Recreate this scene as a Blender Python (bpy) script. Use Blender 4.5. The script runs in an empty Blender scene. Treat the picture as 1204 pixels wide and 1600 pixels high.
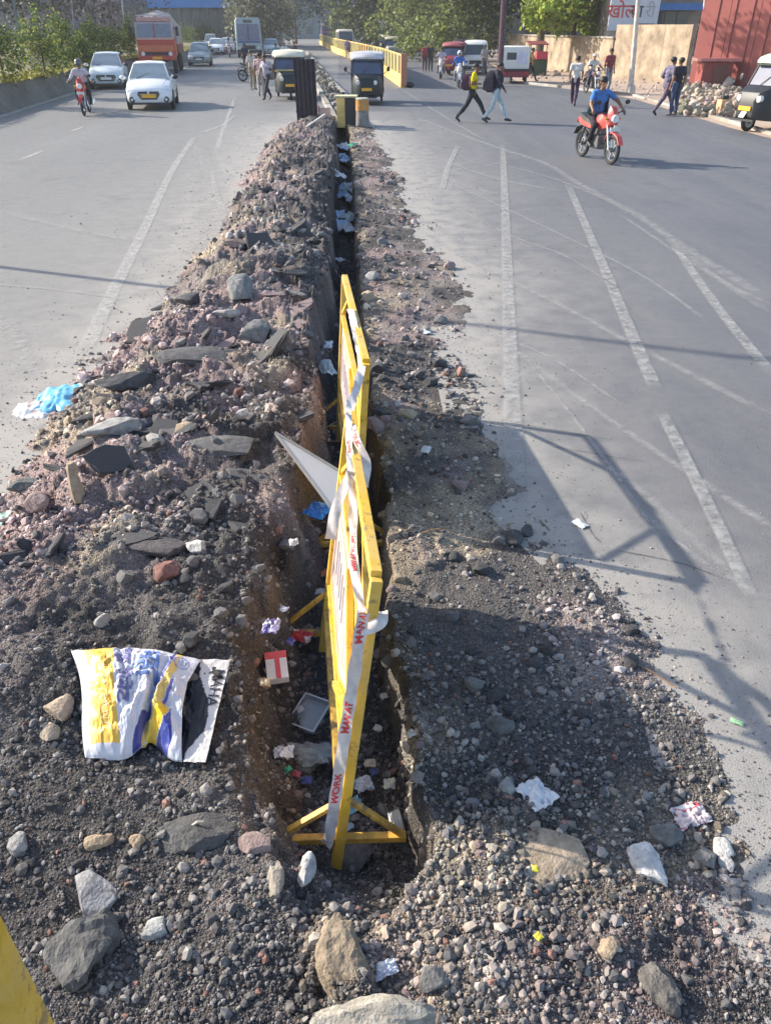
import bpy, bmesh, math, random
import numpy as np
from mathutils import Vector, Matrix, Euler, Quaternion
random.seed(7); rng = np.random.default_rng(7)
R = math.radians
SC = bpy.context.scene
COL = SC.collection
# ------------------------------------------------------------------ camera
CAM_H, FPX, YAW = 2.65, 1180.0, R(2.93)
PITCH = math.atan(760 / FPX)
cam_d = bpy.data.cameras.new('camera'); cam = bpy.data.objects.new('camera', cam_d); COL.objects.link(cam)
cam.location = (0, 0, CAM_H); cam.rotation_euler = (math.pi / 2 - PITCH, 0, -YAW)
cam_d.sensor_fit = 'VERTICAL'; cam_d.sensor_height = 36; cam_d.lens = FPX / 1600 * 36
cam_d.clip_start = .05; cam_d.clip_end = 2000
SC.camera = cam
# ------------------------------------------------------------------ sky, sun, exposure
SUN_EL = R(27); SH = Vector((.915, -.403, 0)).normalized()      # direction in which shadows fall
W = bpy.data.worlds.new('World'); SC.world = W; W.use_nodes = True
nt = W.node_tree; bg = nt.nodes['Background']
sky = nt.nodes.new('ShaderNodeTexSky'); sky.sky_type = 'NISHITA'; sky.sun_disc = False
sky.sun_elevation = SUN_EL; sky.sun_rotation = math.atan2(-SH.x, -SH.y) % (2 * math.pi)
sky.dust_density = 1.5
nt.links.new(sky.outputs[0], bg.inputs[0]); bg.inputs[1].default_value = .15
sl = bpy.data.lights.new('sun', 'SUN'); sl.energy = 4.4; sl.angle = R(.6); sl.color = (1, .91, .77)
so = bpy.data.objects.new('sun', sl); COL.objects.link(so)
ld = Vector((SH.x * math.cos(SUN_EL), SH.y * math.cos(SUN_EL), -math.sin(SUN_EL)))
so.rotation_euler = ld.to_track_quat('-Z', 'Y').to_euler(); so.location = (-20, 10, 20)
SC.view_settings.view_transform = 'Standard'; SC.view_settings.look = 'None'
SC.view_settings.exposure = .93; SC.view_settings.gamma = 1
SC.render.engine = 'CYCLES'; SC.cycles.max_bounces = 6; SC.cycles.volume_bounces = 0
SC.cycles.transparent_max_bounces = 16

# ------------------------------------------------------------------ helpers
Fv = np.array([math.sin(YAW), math.cos(YAW), 0]); Rv = np.array([math.cos(YAW), -math.sin(YAW), 0])
def P(px, py, z=0.0):
    """a point of the photograph (1204x1600) on the level z, in metres"""
    u = (px - 602) / FPX; v = (800 - py) / FPX
    d = Fv * (math.cos(PITCH) + v * math.sin(PITCH)) + Rv * u
    dz = -math.sin(PITCH) + v * math.cos(PITCH)
    t = (z - CAM_H) / dz
    return Vector((d[0] * t, d[1] * t, z))
def S(px, py, z=0.0):
    p = P(px, py, z); return FPX / (math.cos(PITCH) * (p.x * Fv[0] + p.y * Fv[1]) + math.sin(PITCH) * (CAM_H - z))   # pixels per metre
def PD(px, py, D):
    """the point on the sight line through a pixel at horizontal distance D ahead"""
    u = (px - 602) / FPX; v = (800 - py) / FPX
    c = math.cos(PITCH) + v * math.sin(PITCH); t = D / c
    d = Fv * c + Rv * u
    return Vector((d[0] * t, d[1] * t, CAM_H + (-math.sin(PITCH) + v * math.cos(PITCH)) * t))

_m = {}
def M(name, col, rough=.6, metal=0, var=.18, scale=6, bump=0, spec=.5, alpha=None, trans=0, col2=None, attr=False, bscale=None, emit=0):
    if name in _m: return _m[name]
    m = bpy.data.materials.new(name); m.use_nodes = True; _m[name] = m
    n = m.node_tree.nodes; l = m.node_tree.links; b = n['Principled BSDF']
    b.inputs['Roughness'].default_value = rough; b.inputs['Metallic'].default_value = metal
    b.inputs['Specular IOR Level'].default_value = spec
    if trans: b.inputs['Transmission Weight'].default_value = trans
    tc = n.new('ShaderNodeTexCoord'); no = n.new('ShaderNodeTexNoise'); no.inputs['Scale'].default_value = scale; no.inputs['Detail'].default_value = 6
    no.inputs['Roughness'].default_value = .65
    l.new(tc.outputs['Object'], no.inputs['Vector'])
    mr = n.new('ShaderNodeMapRange'); mr.inputs[1].default_value = .3; mr.inputs[2].default_value = .7
    l.new(no.outputs[0], mr.inputs[0])
    if attr:
        at = n.new('ShaderNodeAttribute'); at.attribute_name = 'Col'
        mr.inputs[3].default_value = 1 - var; mr.inputs[4].default_value = 1 + var
        mx = n.new('ShaderNodeMix'); mx.data_type = 'RGBA'; mx.blend_type = 'MULTIPLY'; mx.inputs[0].default_value = 1
        cb = n.new('ShaderNodeCombineColor')
        for k in range(3): l.new(mr.outputs[0], cb.inputs[k])
        l.new(at.outputs['Color'], mx.inputs[6]); l.new(cb.outputs[0], mx.inputs[7]); l.new(mx.outputs[2], b.inputs['Base Color'])
    else:
        mx = n.new('ShaderNodeMix'); mx.data_type = 'RGBA'
        c1 = [c * (1 - var) for c in col]; c2 = col2 or [min(1, c * (1 + var)) for c in col]
        mx.inputs[6].default_value = (*c1, 1); mx.inputs[7].default_value = (*c2, 1)
        l.new(mr.outputs[0], mx.inputs[0]); l.new(mx.outputs[2], b.inputs['Base Color'])
    if bump:
        bp = n.new('ShaderNodeBump'); bp.inputs['Strength'].default_value = 1; bp.inputs['Distance'].default_value = bump
        n2 = n.new('ShaderNodeTexNoise' if name != 'rubble_soil' else 'ShaderNodeTexVoronoi'); n2.inputs['Scale'].default_value = bscale or scale * 6; n2.inputs['Detail'].default_value = 5 if name != 'rubble_soil' else 2
        l.new(tc.outputs['Object'], n2.inputs['Vector']); l.new(n2.outputs[0], bp.inputs['Height']); l.new(bp.outputs[0], b.inputs['Normal'])
    if alpha is not None: b.inputs['Alpha'].default_value = alpha
    if emit:
        b.inputs['Emission Color'].default_value = (*col, 1); b.inputs['Emission Strength'].default_value = emit
    return m

def tag(o, label=None, cat=None, group=None, kind=None):
    if label: o['label'] = label
    if cat: o['category'] = cat
    if group: o['group'] = group
    if kind: o['kind'] = kind
    return o
def link(name, me, parent=None):
    o = bpy.data.objects.new(name, me); COL.objects.link(o)
    if parent is not None: o.parent = parent
    return o
def thing(name, label, cat, loc=(0, 0, 0), rz=0, group=None, rx=0, ry=0):
    o = bpy.data.objects.new(name, None); COL.objects.link(o); o.location = loc; o.rotation_euler = (rx, ry, rz)
    o.empty_display_size = .2
    return tag(o, label, cat, group)
def copy_tree(o, parent=None):
    c = o.copy(); COL.objects.link(c); c.parent = parent
    for ch in list(o.children): copy_tree(ch, c)
    return c

class MB:
    def __init__(s): s.v = []; s.f = []; s.m = []; s.c = None
    def add(s, vs, fs, m=0):
        o = len(s.v); s.v += [tuple(p) for p in vs]; s.f += [tuple(i + o for i in f) for f in fs]; s.m += [m] * len(fs); return s
    def box(s, lo, hi, m=0, mat=None):
        (a, b, c), (d, e, f) = lo, hi
        vs = [Vector(p) for p in ((a,b,c),(d,b,c),(d,e,c),(a,e,c),(a,b,f),(d,b,f),(d,e,f),(a,e,f))]
        if mat is not None: vs = [mat @ p for p in vs]
        return s.add(vs, [(0,3,2,1),(4,5,6,7),(0,1,5,4),(1,2,6,5),(2,3,7,6),(3,0,4,7)], m)
    def bar(s, a, b, w=.04, h=None, m=0, up=(0, 0, 1)):
        a, b = Vector(a), Vector(b); h = h or w; d = (b - a); L = d.length; d.normalize()
        upv = Vector(up)
        if abs(d.dot(upv)) > .98: upv = Vector((0, 1, 0))
        x = d.cross(upv).normalized(); z = x.cross(d)
        vs = []
        for p in (a, b):
            for sx, sz in ((-1,-1),(1,-1),(1,1),(-1,1)): vs.append(p + x * sx * w / 2 + z * sz * h / 2)
        return s.add(vs, [(0,1,2,3),(7,6,5,4),(0,4,5,1),(1,5,6,2),(2,6,7,3),(3,7,4,0)], m)
    def tube(s, pts, r, n=8, m=0, cap=True):
        pts = [Vector(p) for p in pts]; rs = r if isinstance(r, (list, tuple)) else [r] * len(pts)
        vs = []; fs = []; px = None
        for i, p in enumerate(pts):
            d = (pts[min(i + 1, len(pts) - 1)] - pts[max(i - 1, 0)]).normalized()
            if px is None:
                px = d.cross(Vector((0, 0, 1)))
                if px.length < .05: px = d.cross(Vector((0, 1, 0)))
            px = (px - d * px.dot(d)).normalized(); pz = d.cross(px)
            for k in range(n):
                a = 2 * math.pi * k / n; vs.append(p + (px * math.cos(a) + pz * math.sin(a)) * rs[i])
        for i in range(len(pts) - 1):
            for k in range(n):
                k2 = (k + 1) % n; fs.append((i*n+k, i*n+k2, (i+1)*n+k2, (i+1)*n+k))
        if cap: fs.append(tuple(range(n))[::-1]); fs.append(tuple(range((len(pts)-1)*n, len(pts)*n)))
        return s.add(vs, fs, m)
    def ell(s, c, r, n=10, k=7, m=0, mat=None):
        vs = []; fs = []
        for i in range(k + 1):
            t = math.pi * i / k
            for j in range(n):
                a = 2 * math.pi * j / n
                p = Vector((r[0] * math.sin(t) * math.cos(a), r[1] * math.sin(t) * math.sin(a), r[2] * math.cos(t)))
                if mat is not None: p = mat @ p
                vs.append(p + Vector(c))
        for i in range(k):
            for j in range(n):
                j2 = (j + 1) % n
                fs.append((i*n+j, (i+1)*n+j, (i+1)*n+j2, i*n+j2))
        return s.add(vs, fs, m)
    def torus(s, c, R1, r, axis='x', n=20, k=8, m=0):
        vs = []; fs = []
        for i in range(n):
            a = 2 * math.pi * i / n
            for j in range(k):
                b = 2 * math.pi * j / k; q = R1 + r * math.cos(b); h = r * math.sin(b) * .9
                p = (h, q * math.cos(a), q * math.sin(a)) if axis == 'x' else (q * math.cos(a), q * math.sin(a), h)
                vs.append(Vector(p) + Vector(c))
        for i in range(n):
            for j in range(k):
                i2 = (i + 1) % n; j2 = (j + 1) % k; fs.append((i*k+j, i2*k+j, i2*k+j2, i*k+j2))
        return s.add(vs, fs, m)
    def loft(s, rings, m=0, cap=True):
        n = len(rings[0]); vs = [Vector(p) for r in rings for p in r]; fs = []
        for i in range(len(rings) - 1):
            for k in range(n):
                k2 = (k + 1) % n; fs.append((i*n+k, i*n+k2, (i+1)*n+k2, (i+1)*n+k))
        if cap: fs.append(tuple(range(n))[::-1]); fs.append(tuple(range((len(rings)-1)*n, len(rings)*n)))
        return s.add(vs, fs, m)
    def prism(s, poly, off, m=0):
        n = len(poly); off = Vector(off); vs = [Vector(p) for p in poly] + [Vector(p) + off for p in poly]
        return s.add(vs, [tuple(range(n))[::-1], tuple(range(n, 2*n))] + [(i, (i+1) % n, n+(i+1) % n, n+i) for i in range(n)], m)
    def build(s, name, mats, parent=None, bevel=0, smooth=False, sub=0):
        if not isinstance(mats, (list, tuple)): mats = [mats]
        me = bpy.data.meshes.new(name); me.from_pydata([tuple(p) for p in s.v], [], s.f)
        for m in mats: me.materials.append(m)
        me.polygons.foreach_set('material_index', s.m)
        bm = bmesh.new(); bm.from_mesh(me)
        bmesh.ops.remove_doubles(bm, verts=bm.verts, dist=1e-5)
        bmesh.ops.recalc_face_normals(bm, faces=bm.faces)
        if bevel: bmesh.ops.bevel(bm, geom=[e for e in bm.edges if len(e.link_faces) == 2 and e.calc_face_angle(0) > .5], offset=bevel, segments=2, affect='EDGES', profile=.6)
        if smooth:
            for f in bm.faces: f.smooth = True
            for e in bm.edges:
                if len(e.link_faces) == 2 and e.calc_face_angle(0) > R(38): e.smooth = False
        bm.to_mesh(me); bm.free()
        o = link(name, me, parent)
        return o

# ---- numpy value noise
_perm = rng.random((256, 256))
def vnoise(x, y):
    xi = np.floor(x).astype(int); yi = np.floor(y).astype(int); fx = x - xi; fy = y - yi
    fx = fx * fx * (3 - 2 * fx); fy = fy * fy * (3 - 2 * fy)
    a = _perm[xi & 255, yi & 255]; b = _perm[(xi + 1) & 255, yi & 255]; c = _perm[xi & 255, (yi + 1) & 255]; d = _perm[(xi + 1) & 255, (yi + 1) & 255]
    return (a * (1 - fx) + b * fx) * (1 - fy) + (c * (1 - fx) + d * fx) * fy
def fbm(x, y, s, o=4, g=.55):
    x = np.asarray(x, float) * s; y = np.asarray(y, float) * s; r = 0; a = 1; t = 0
    for k in range(o):
        r = r + a * vnoise(x + 17.3 * k, y + 9.1 * k); t += a; a *= g; x = x * 2.03; y = y * 2.03
    return r / t * 2 - 1
def sst(a, b, x):
    t = np.clip((x - a) / (b - a), 0, 1); return t * t * (3 - 2 * t)

# ------------------------------------------------------------------ the dug-up strip: edges read off as ground lines
def edge(pts, z=0, ext=None):
    w = [P(a, b, z) for a, b in pts]; w.sort(key=lambda p: p.y)
    ys = np.array([p.y for p in w]); xs = np.array([p.x for p in w])
    return lambda y: np.interp(y, ys, xs)
_L = edge([(505,186),(440,200),(392,260),(328,370),(250,470),(140,560),(62,660),(5,760),(-75,850),(-260,1000),(-520,1200),(-900,1600)])
_TL = edge([(525,188),(519,205),(518,260),(508,370),(500,470),(490,560),(482,660),(462,760),(415,850),(385,950),(360,1080),(345,1200),(385,1330),(420,1450)], .12)
_TR = edge([(540,188),(548,205),(553,260),(560,370),(565,470),(577,560),(590,660),(603,760),(608,850),(613,950),(640,1080),(662,1200),(690,1320),(600,1450)], .03)
_R = edge([(560,186),(582,200),(616,260),(655,370),(735,440),(712,520),(748,640),(795,770),(890,850),(1000,950),(1092,1080),(1132,1200),(1165,1310),(1210,1430),(1290,1600)])
YE = P(540, 190).y                                   # far end of the dig
def hm(y): return np.interp(y, [.3, 1.6, 2.2, 3.2, 5, 9, 15, 22, 26], [.05, .08, .14, .30, .36, .40, .40, .32, .22])
def hr(y): return np.interp(y, [.3, 1.6, 2.5, 4, 9, 26], [.06, .05, .045, .04, .06, .06])
def dp(y): return np.interp(y, [1.2, 1.5, 1.82, 2.3, 3, 6, 26], [-.06, .10, .34, .37, .41, .48, .45])
def terrain(x, y, fine=True):
    x = np.asarray(x, float); y = np.asarray(y, float)
    w = .10 * fbm(x, y, .9, 3) * np.clip(y / 6, .35, 1); w2 = .075 * fbm(x + 40, y, 3.1, 3) + .05 * fbm(x, y + 11, 9, 2)
    L = _L(y) + fbm(x, y + 70, 1.6, 3) * .22 + fbm(x, y + 7, 6, 3) * .10; Rr = _R(y) + fbm(x, y + 30, 1.6, 3) * .20 + fbm(x, y, 6, 3) * .12
    TL = _TL(y) + w * .8 + w2; TR = _TR(y) + w2 * .7
    n = .11 * fbm(x, y, 1.1, 3) + .075 * fbm(x + 9, y + 3, 3.4, 3)
    slab = np.abs(fbm(x + 5, y * 1.4, 2.2, 3)); n = n + .06 * (slab > .25) * (slab - .25)
    xw = x + .22 * fbm(x, y, 2.3, 2) + .35 * y; yw = y + .22 * fbm(x + 31, y, 2.3, 2) - .2 * x
    i1, j1 = np.floor(xw * 2.6).astype(int) & 255, np.floor(yw * 3.2).astype(int) & 255; i2, j2 = np.floor(xw * 6.5 + 3).astype(int) & 255, np.floor(yw * 7.5).astype(int) & 255
    pl = .085 * (_perm[i1, j1] - .5) + .10 * (_perm[j1, i1] - .5) * (xw * 2.6 - np.floor(xw * 2.6) - .5) + .045 * (_perm[i2, j2] - .5); n = n + pl * sst(2.6, 4.2, y) * (x < TL) + .4 * pl * (x >= TL)
    if fine: n = n + .034 * fbm(x, y, 13, 3) + .014 * fbm(x + 3, y + 8, 42, 2)
    sL = (x - L); sR = (Rr - x)
    H = hm(y); wl = np.clip((TL - L) * .45, .25, 1.3)
    zl = H * sst(0, 1, sL / wl) - .12 * H * sst(.25, 0, TL - x); ml = sst(-.08, .45, sL)
    zr = hr(y) * sst(0, .9, sR); mr_ = sst(-.08, .5, sR)
    lwall = np.interp(y, [1.5, 3.5, 5, 26], [.30, .26, .18, .12])
    inside = sst(0, 1, (x - TL) / lwall) * sst(0, 1, (TR - x) / .07)
    mid = (TL + TR) / 2
    top = np.where(x < mid, zl + n * (.25 + .75 * ml) * np.clip(H / .3, .35, 1) * sst(-.1, .2, sL), zr + n * .38 * mr_)
    n = n + .10 * fbm(x + 3, y, 7, 3) * (4 * inside * (1 - inside)) 
    d = dp(y); bot = -d + .35 * n + .10 * sst(.35, 0, x - TL - .15) 
    z = top * (1 - inside) + bot * inside + (.09 * fbm(x * 1.5, y, 6, 3) + .04 * fbm(x, y, 16, 2)) * 4 * inside * (1 - inside) * (x < mid)
    out = np.minimum(sL, sR)
    z = np.where(out < .02, np.minimum(z, .012 + (out - .02) * .5), z)
    z = np.where(out < -.12, -.05, z)
    z = z * sst(YE + .6, YE - .5, y) - .05 * sst(YE - .2, YE + .6, y)
    return z, inside, out, sL / np.maximum(TL - L, .1), x - TR
def palette(x, y, inside, sl, xr):
    """colour of the loosened ground: grey crushed stone, purplish brown murum, tan soil"""
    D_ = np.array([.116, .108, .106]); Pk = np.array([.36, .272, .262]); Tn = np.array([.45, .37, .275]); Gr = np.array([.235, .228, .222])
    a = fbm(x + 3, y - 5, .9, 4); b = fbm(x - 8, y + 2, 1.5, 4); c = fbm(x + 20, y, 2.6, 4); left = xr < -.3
    Lz = np.interp(y, [1.4, 2.5, 3.1, 3.8, 7, 12, 26], [.24, .32, .55, .98, .86, .66, .60]) - .42 * sst(.55, .95, sl) + .18 * (y > 2.4) * sst(-1.3, -2.2, x)  # darker towards the trench: the heap's shaded side put into the colour
    Rz = np.interp(y, [1.1, 1.5, 1.75, 2.1, 3.3, 3.6, 4.1, 4.5, 6, 9, 26], [.52, .56, .50, .24, .20, .62, .70, .28, .34, .48, .52]) - .12 * sst(.4, .9, xr) * (y > 3.5)  # dip midway along: shade on the right bank put into the colour
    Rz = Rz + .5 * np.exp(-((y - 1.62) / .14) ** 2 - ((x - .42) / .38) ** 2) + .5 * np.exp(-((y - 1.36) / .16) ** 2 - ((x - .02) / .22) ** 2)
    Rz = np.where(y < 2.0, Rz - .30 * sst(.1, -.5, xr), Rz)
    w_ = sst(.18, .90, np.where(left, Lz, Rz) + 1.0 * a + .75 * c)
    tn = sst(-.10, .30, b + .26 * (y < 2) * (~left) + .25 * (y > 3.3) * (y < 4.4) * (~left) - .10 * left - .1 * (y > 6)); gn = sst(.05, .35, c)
    dust_col = Pk[None] * (1 - tn[:, None]) + Tn[None] * tn[:, None]; dust_col = dust_col * (1 - .6 * gn[:, None]) + Gr[None] * .6 * gn[:, None]  # dust colours of the ground: pinkish and tan, then grey
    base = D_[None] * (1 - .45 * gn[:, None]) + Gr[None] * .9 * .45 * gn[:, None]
    col = base * (1 - w_[:, None]) + dust_col * w_[:, None]
    col = col * np.where(left, 1 + .30 * sst(3.0, 4.0, y), np.interp(y, [1.5, 2.0, 2.3, 3.4, 4], [.80, .95, 1.5, 1.5, 1.25]))[:, None]  # near right bank lightened in its colour to lift the shade there
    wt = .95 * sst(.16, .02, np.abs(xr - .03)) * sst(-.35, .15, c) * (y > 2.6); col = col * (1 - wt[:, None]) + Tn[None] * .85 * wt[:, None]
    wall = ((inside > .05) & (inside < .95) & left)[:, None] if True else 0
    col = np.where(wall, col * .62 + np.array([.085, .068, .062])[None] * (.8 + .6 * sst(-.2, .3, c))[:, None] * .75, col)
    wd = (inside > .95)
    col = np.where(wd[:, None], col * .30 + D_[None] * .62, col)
    return col

def set_col(me, cols):
    at = me.color_attributes.new('Col', 'FLOAT_COLOR', 'POINT')
    c = np.ones((len(me.vertices), 4), np.float32); c[:, :3] = cols; at.data.foreach_set('color', c.ravel())
def np_mesh(name, v, f, mats, cols=None, parent=None, smooth=True):
    me = bpy.data.meshes.new(name); nf, k = f.shape
    me.vertices.add(len(v)); me.vertices.foreach_set('co', np.asarray(v, np.float32).ravel())
    me.loops.add(nf * k); me.loops.foreach_set('vertex_index', np.asarray(f, np.int32).ravel())
    me.polygons.add(nf); me.polygons.foreach_set('loop_start', np.arange(0, nf * k, k, dtype=np.int32)); me.polygons.foreach_set('loop_total', np.full(nf, k, np.int32))
    me.polygons.foreach_set('use_smooth', np.full(nf, smooth)); me.update(calc_edges=True)
    for m in (mats if isinstance(mats, list) else [mats]): me.materials.append(m)
    if cols is not None: set_col(me, cols)
    return link(name, me, parent)
def gridf(nr, nc):
    i = np.arange(nr - 1)[:, None] * nc + np.arange(nc - 1)[None]
    return np.stack([i, i + 1, i + nc + 1, i + nc], -1).reshape(-1, 4)

mSoil = M('rubble_soil', (.1, .1, .1), .95, var=.55, scale=75, bump=.014, bscale=85, spec=.2, attr=True)
NR, NCc = 640, 420
ys = np.concatenate([np.linspace(-1.5, .7, 30), .7 * np.exp(np.linspace(0, math.log((YE + 1.0) / .7), NR))[1:]]); NR = len(ys)
t = np.linspace(0, 1, NCc)
x0 = np.maximum(_L(ys) - .5, -6); x1 = np.minimum(_R(ys) + .5, 5)
X = x0[:, None] + (x1 - x0)[:, None] * t[None]; Y = np.repeat(ys[:, None], NCc, 1)
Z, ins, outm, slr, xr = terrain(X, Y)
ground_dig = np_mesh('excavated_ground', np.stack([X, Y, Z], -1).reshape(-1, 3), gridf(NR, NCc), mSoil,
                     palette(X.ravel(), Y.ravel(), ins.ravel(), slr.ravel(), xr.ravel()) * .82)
tag(ground_dig, 'heaped broken road base with a trench dug along the median', kind='structure')

# ------------------------------------------------------------------ roads
def road_mat():
    m = bpy.data.materials.new('asphalt'); m.use_nodes = True; n = m.node_tree.nodes; l = m.node_tree.links; b = n['Principled BSDF']
    tc = n.new('ShaderNodeTexCoord')
    def noise(s, d=6, sx=None):
        q = n.new('ShaderNodeTexNoise'); q.inputs['Scale'].default_value = s; q.inputs['Detail'].default_value = d; q.inputs['Roughness'].default_value = .6
        if sx:
            mp = n.new('ShaderNodeMapping'); mp.inputs['Scale'].default_value = sx; mp.inputs['Rotation'].default_value = (0, 0, R(-4)); l.new(tc.outputs['Object'], mp.inputs[0]); l.new(mp.outputs[0], q.inputs['Vector'])
        else: l.new(tc.outputs['Object'], q.inputs['Vector'])
        return q
    def rng_(src, a, b_, c, d):
        q = n.new('ShaderNodeMapRange'); q.inputs[1].default_value = a; q.inputs[2].default_value = b_; q.inputs[3].default_value = c; q.inputs[4].default_value = d; l.new(src, q.inputs[0]); return q.outputs[0]
    def mix(fac, A, B, bt='MIX'):
        q = n.new('ShaderNodeMix'); q.data_type = 'RGBA'; q.blend_type = bt
        if isinstance(fac, float): q.inputs[0].default_value = fac
        else: l.new(fac, q.inputs[0])
        for s_, v_ in ((6, A), (7, B)):
            if isinstance(v_, tuple): q.inputs[s_].default_value = (*v_, 1)
            else: l.new(v_, q.inputs[s_])
        return q.outputs[2]
    at = n.new('ShaderNodeAttribute'); at.attribute_name = 'Col'    # R: dust from the dig, G: left carriageway paler, dust plus painted glare
    sp = n.new('ShaderNodeSeparateColor'); l.new(at.outputs['Color'], sp.inputs[0])
    base = mix(rng_(noise(.35, 8).outputs[0], .3, .7, 0, 1), (.112, .120, .146), (.178, .184, .208))
    base = mix(rng_(noise(1.0, 6, (1.6, .12, 1)).outputs[0], .42, .68, 0, .7), base, (.215, .212, .215))
    base = mix(sp.outputs[1], base, mix(rng_(noise(.5, 7, (1.2, .25, 1)).outputs[0], .3, .7, 0, 1), (.225, .223, .222), (.285, .28, .272)))
    gr = noise(120, 3); base = mix(rng_(gr.outputs[0], .35, .65, .0, .8), base, mix(1.0, base, (.45, .45, .45), 'MULTIPLY'))
    vo = n.new('ShaderNodeTexVoronoi'); vo.inputs['Scale'].default_value = 90; l.new(tc.outputs['Object'], vo.inputs['Vector'])
    base = mix(rng_(vo.outputs['Distance'], .0, .28, .45, 0), base, (.36, .35, .34))
    # fine cracks and tar seams
    cr = n.new('ShaderNodeTexVoronoi'); cr.feature = 'DISTANCE_TO_EDGE'; cr.inputs['Scale'].default_value = .8
    wn = noise(2.2, 5); mpp = n.new('ShaderNodeVectorMath'); mpp.operation = 'MULTIPLY_ADD'; mpp.inputs[1].default_value = (.55, .55, 0)
    l.new(wn.outputs['Color'], mpp.inputs[0]); l.new(tc.outputs['Object'], mpp.inputs[2]); l.new(mpp.outputs[0], cr.inputs['Vector'])
    crk = n.new('ShaderNodeMath'); crk.operation = 'MULTIPLY'; l.new(rng_(cr.outputs['Distance'], .0, .006, .35, 0), crk.inputs[0]); l.new(rng_(noise(.25, 3).outputs[0], .55, .62, 0, 1), crk.inputs[1])
    base = mix(crk.outputs[0], base, (.06, .06, .06))
    # stains
    base = mix(rng_(noise(14, 6).outputs[0], .35, .68, 0, .35), base, (.09, .092, .10))
    base = mix(rng_(noise(.9, 5).outputs[0], .58, .72, 0, .42), base, (.075, .075, .085))
    dn = n.new('ShaderNodeMath'); dn.operation = 'MULTIPLY'
    l.new(sp.outputs[0], dn.inputs[0]); l.new(rng_(noise(3.2, 8).outputs[0], .25, .62, .25, 1.25), dn.inputs[1])
    cl = n.new('ShaderNodeClamp'); l.new(dn.outputs[0], cl.inputs[0])
    base = mix(cl.outputs[0], base, (.335, .315, .29))
    l.new(base, b.inputs['Base Color'])
    l.new(rng_(noise(5).outputs[0], .3, .7, .55, .8), b.inputs['Roughness']); b.inputs['Specular IOR Level'].default_value = .35
    bp = n.new('ShaderNodeBump'); bp.inputs['Distance'].default_value = .004; l.new(gr.outputs[0], bp.inputs['Height']); l.new(bp.outputs[0], b.inputs['Normal'])
    return m
mRoad = road_mat()
ry = np.concatenate([np.linspace(-8, 0, 6)[:-1], np.linspace(0, 1, 8)[:-1], np.exp(np.linspace(0, math.log(YE + 3), 180)), np.linspace(YE + 4, 420, 40)])
off = np.concatenate([[0], np.cumsum(.04 * 1.12 ** np.arange(48))]); off = off / off[-1] * 90
vs = []; fs = []; cs = []; base_i = 0
for side in (-1, 1):
    inner = np.where(ry < YE + .2, (_L(ry) + .30) if side < 0 else (_R(ry) - .30), 0)
    mid_ = (_L(ry) + _R(ry)) / 2
    inner = np.where(ry >= YE + .2, _L(YE) * .5 + _R(YE) * .5, inner)
    xx = inner[:, None] + side * off[None]; yy = np.repeat(ry[:, None], len(off), 1)
    vv = np.stack([xx, yy, np.zeros_like(xx)], -1).reshape(-1, 3); ff = gridf(len(ry), len(off))
    if side < 0: ff = ff[:, ::-1]
    dist = np.repeat((off - .30)[None], len(ry), 0)
    dust = (.95 * np.exp(-np.clip(dist, 0, None) / np.clip(yy * .055 + .30, .3, 1.1)) + .25 * np.exp(-np.clip(dist, 0, None) / 1.6)) * (yy < YE + 4)
    # a dusty swept patch right of the dig
    if side > 0: dust = np.maximum(dust, .55 * np.exp(-(((xx - 1.55) / .5) ** 2 + ((yy - 6.8) / 2.6) ** 2)))
    g = np.full_like(xx, 1.0 if side < 0 else .12)
    vs.append(vv); fs.append(ff + base_i); base_i += len(vv); cs.append(np.stack([dust, g, g * 0], -1).reshape(-1, 3))
road = np_mesh('road', np.concatenate(vs), np.concatenate(fs), mRoad, np.concatenate(cs)); tag(road, kind='structure')
g = MB().add([(-900,-60,-.9),(900,-60,-.9),(900,1500,-.9),(-900,1500,-.9)], [(0,1,2,3)]).build('ground', M('far_ground', (.16,.14,.11), .95))
tag(g, kind='structure')

# ------------------------------------------------------------------ worn road markings, dust streaks and painted shadow lines (thin sheets on the asphalt)
def wear_shade_mat(name, col, lo, hi, amax, sc=9):
    m = bpy.data.materials.new(name); m.use_nodes = True; n = m.node_tree.nodes; l = m.node_tree.links; b = n['Principled BSDF']
    b.inputs['Base Color'].default_value = (*col, 1); b.inputs['Roughness'].default_value = .75
    tc = n.new('ShaderNodeTexCoord'); no = n.new('ShaderNodeTexNoise'); no.inputs['Scale'].default_value = sc; no.inputs['Detail'].default_value = 9; no.inputs['Roughness'].default_value = .7
    l.new(tc.outputs['Object'], no.inputs['Vector'])
    at = n.new('ShaderNodeAttribute'); at.attribute_name = 'Col'; sp = n.new('ShaderNodeSeparateColor'); l.new(at.outputs['Color'], sp.inputs[0])
    mr = n.new('ShaderNodeMapRange'); mr.inputs[1].default_value = lo; mr.inputs[2].default_value = hi; mr.inputs[3].default_value = 0; mr.inputs[4].default_value = amax
    l.new(no.outputs[0], mr.inputs[0]); mu = n.new('ShaderNodeMath'); mu.operation = 'MULTIPLY'; l.new(mr.outputs[0], mu.inputs[0]); l.new(sp.outputs[0], mu.inputs[1]); l.new(mu.outputs[0], b.inputs['Alpha'])
    return m
mPaint = wear_shade_mat('worn_white_paint', (.43, .425, .415), .30, .64, .72)
mPaintL = wear_shade_mat('worn_white_paint_pale', (.47, .46, .44), .28, .62, .75)
mStreak = wear_shade_mat('dust_streak', (.42, .41, .40), .33, .68, .68, 7)
_lvl = [0]
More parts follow.
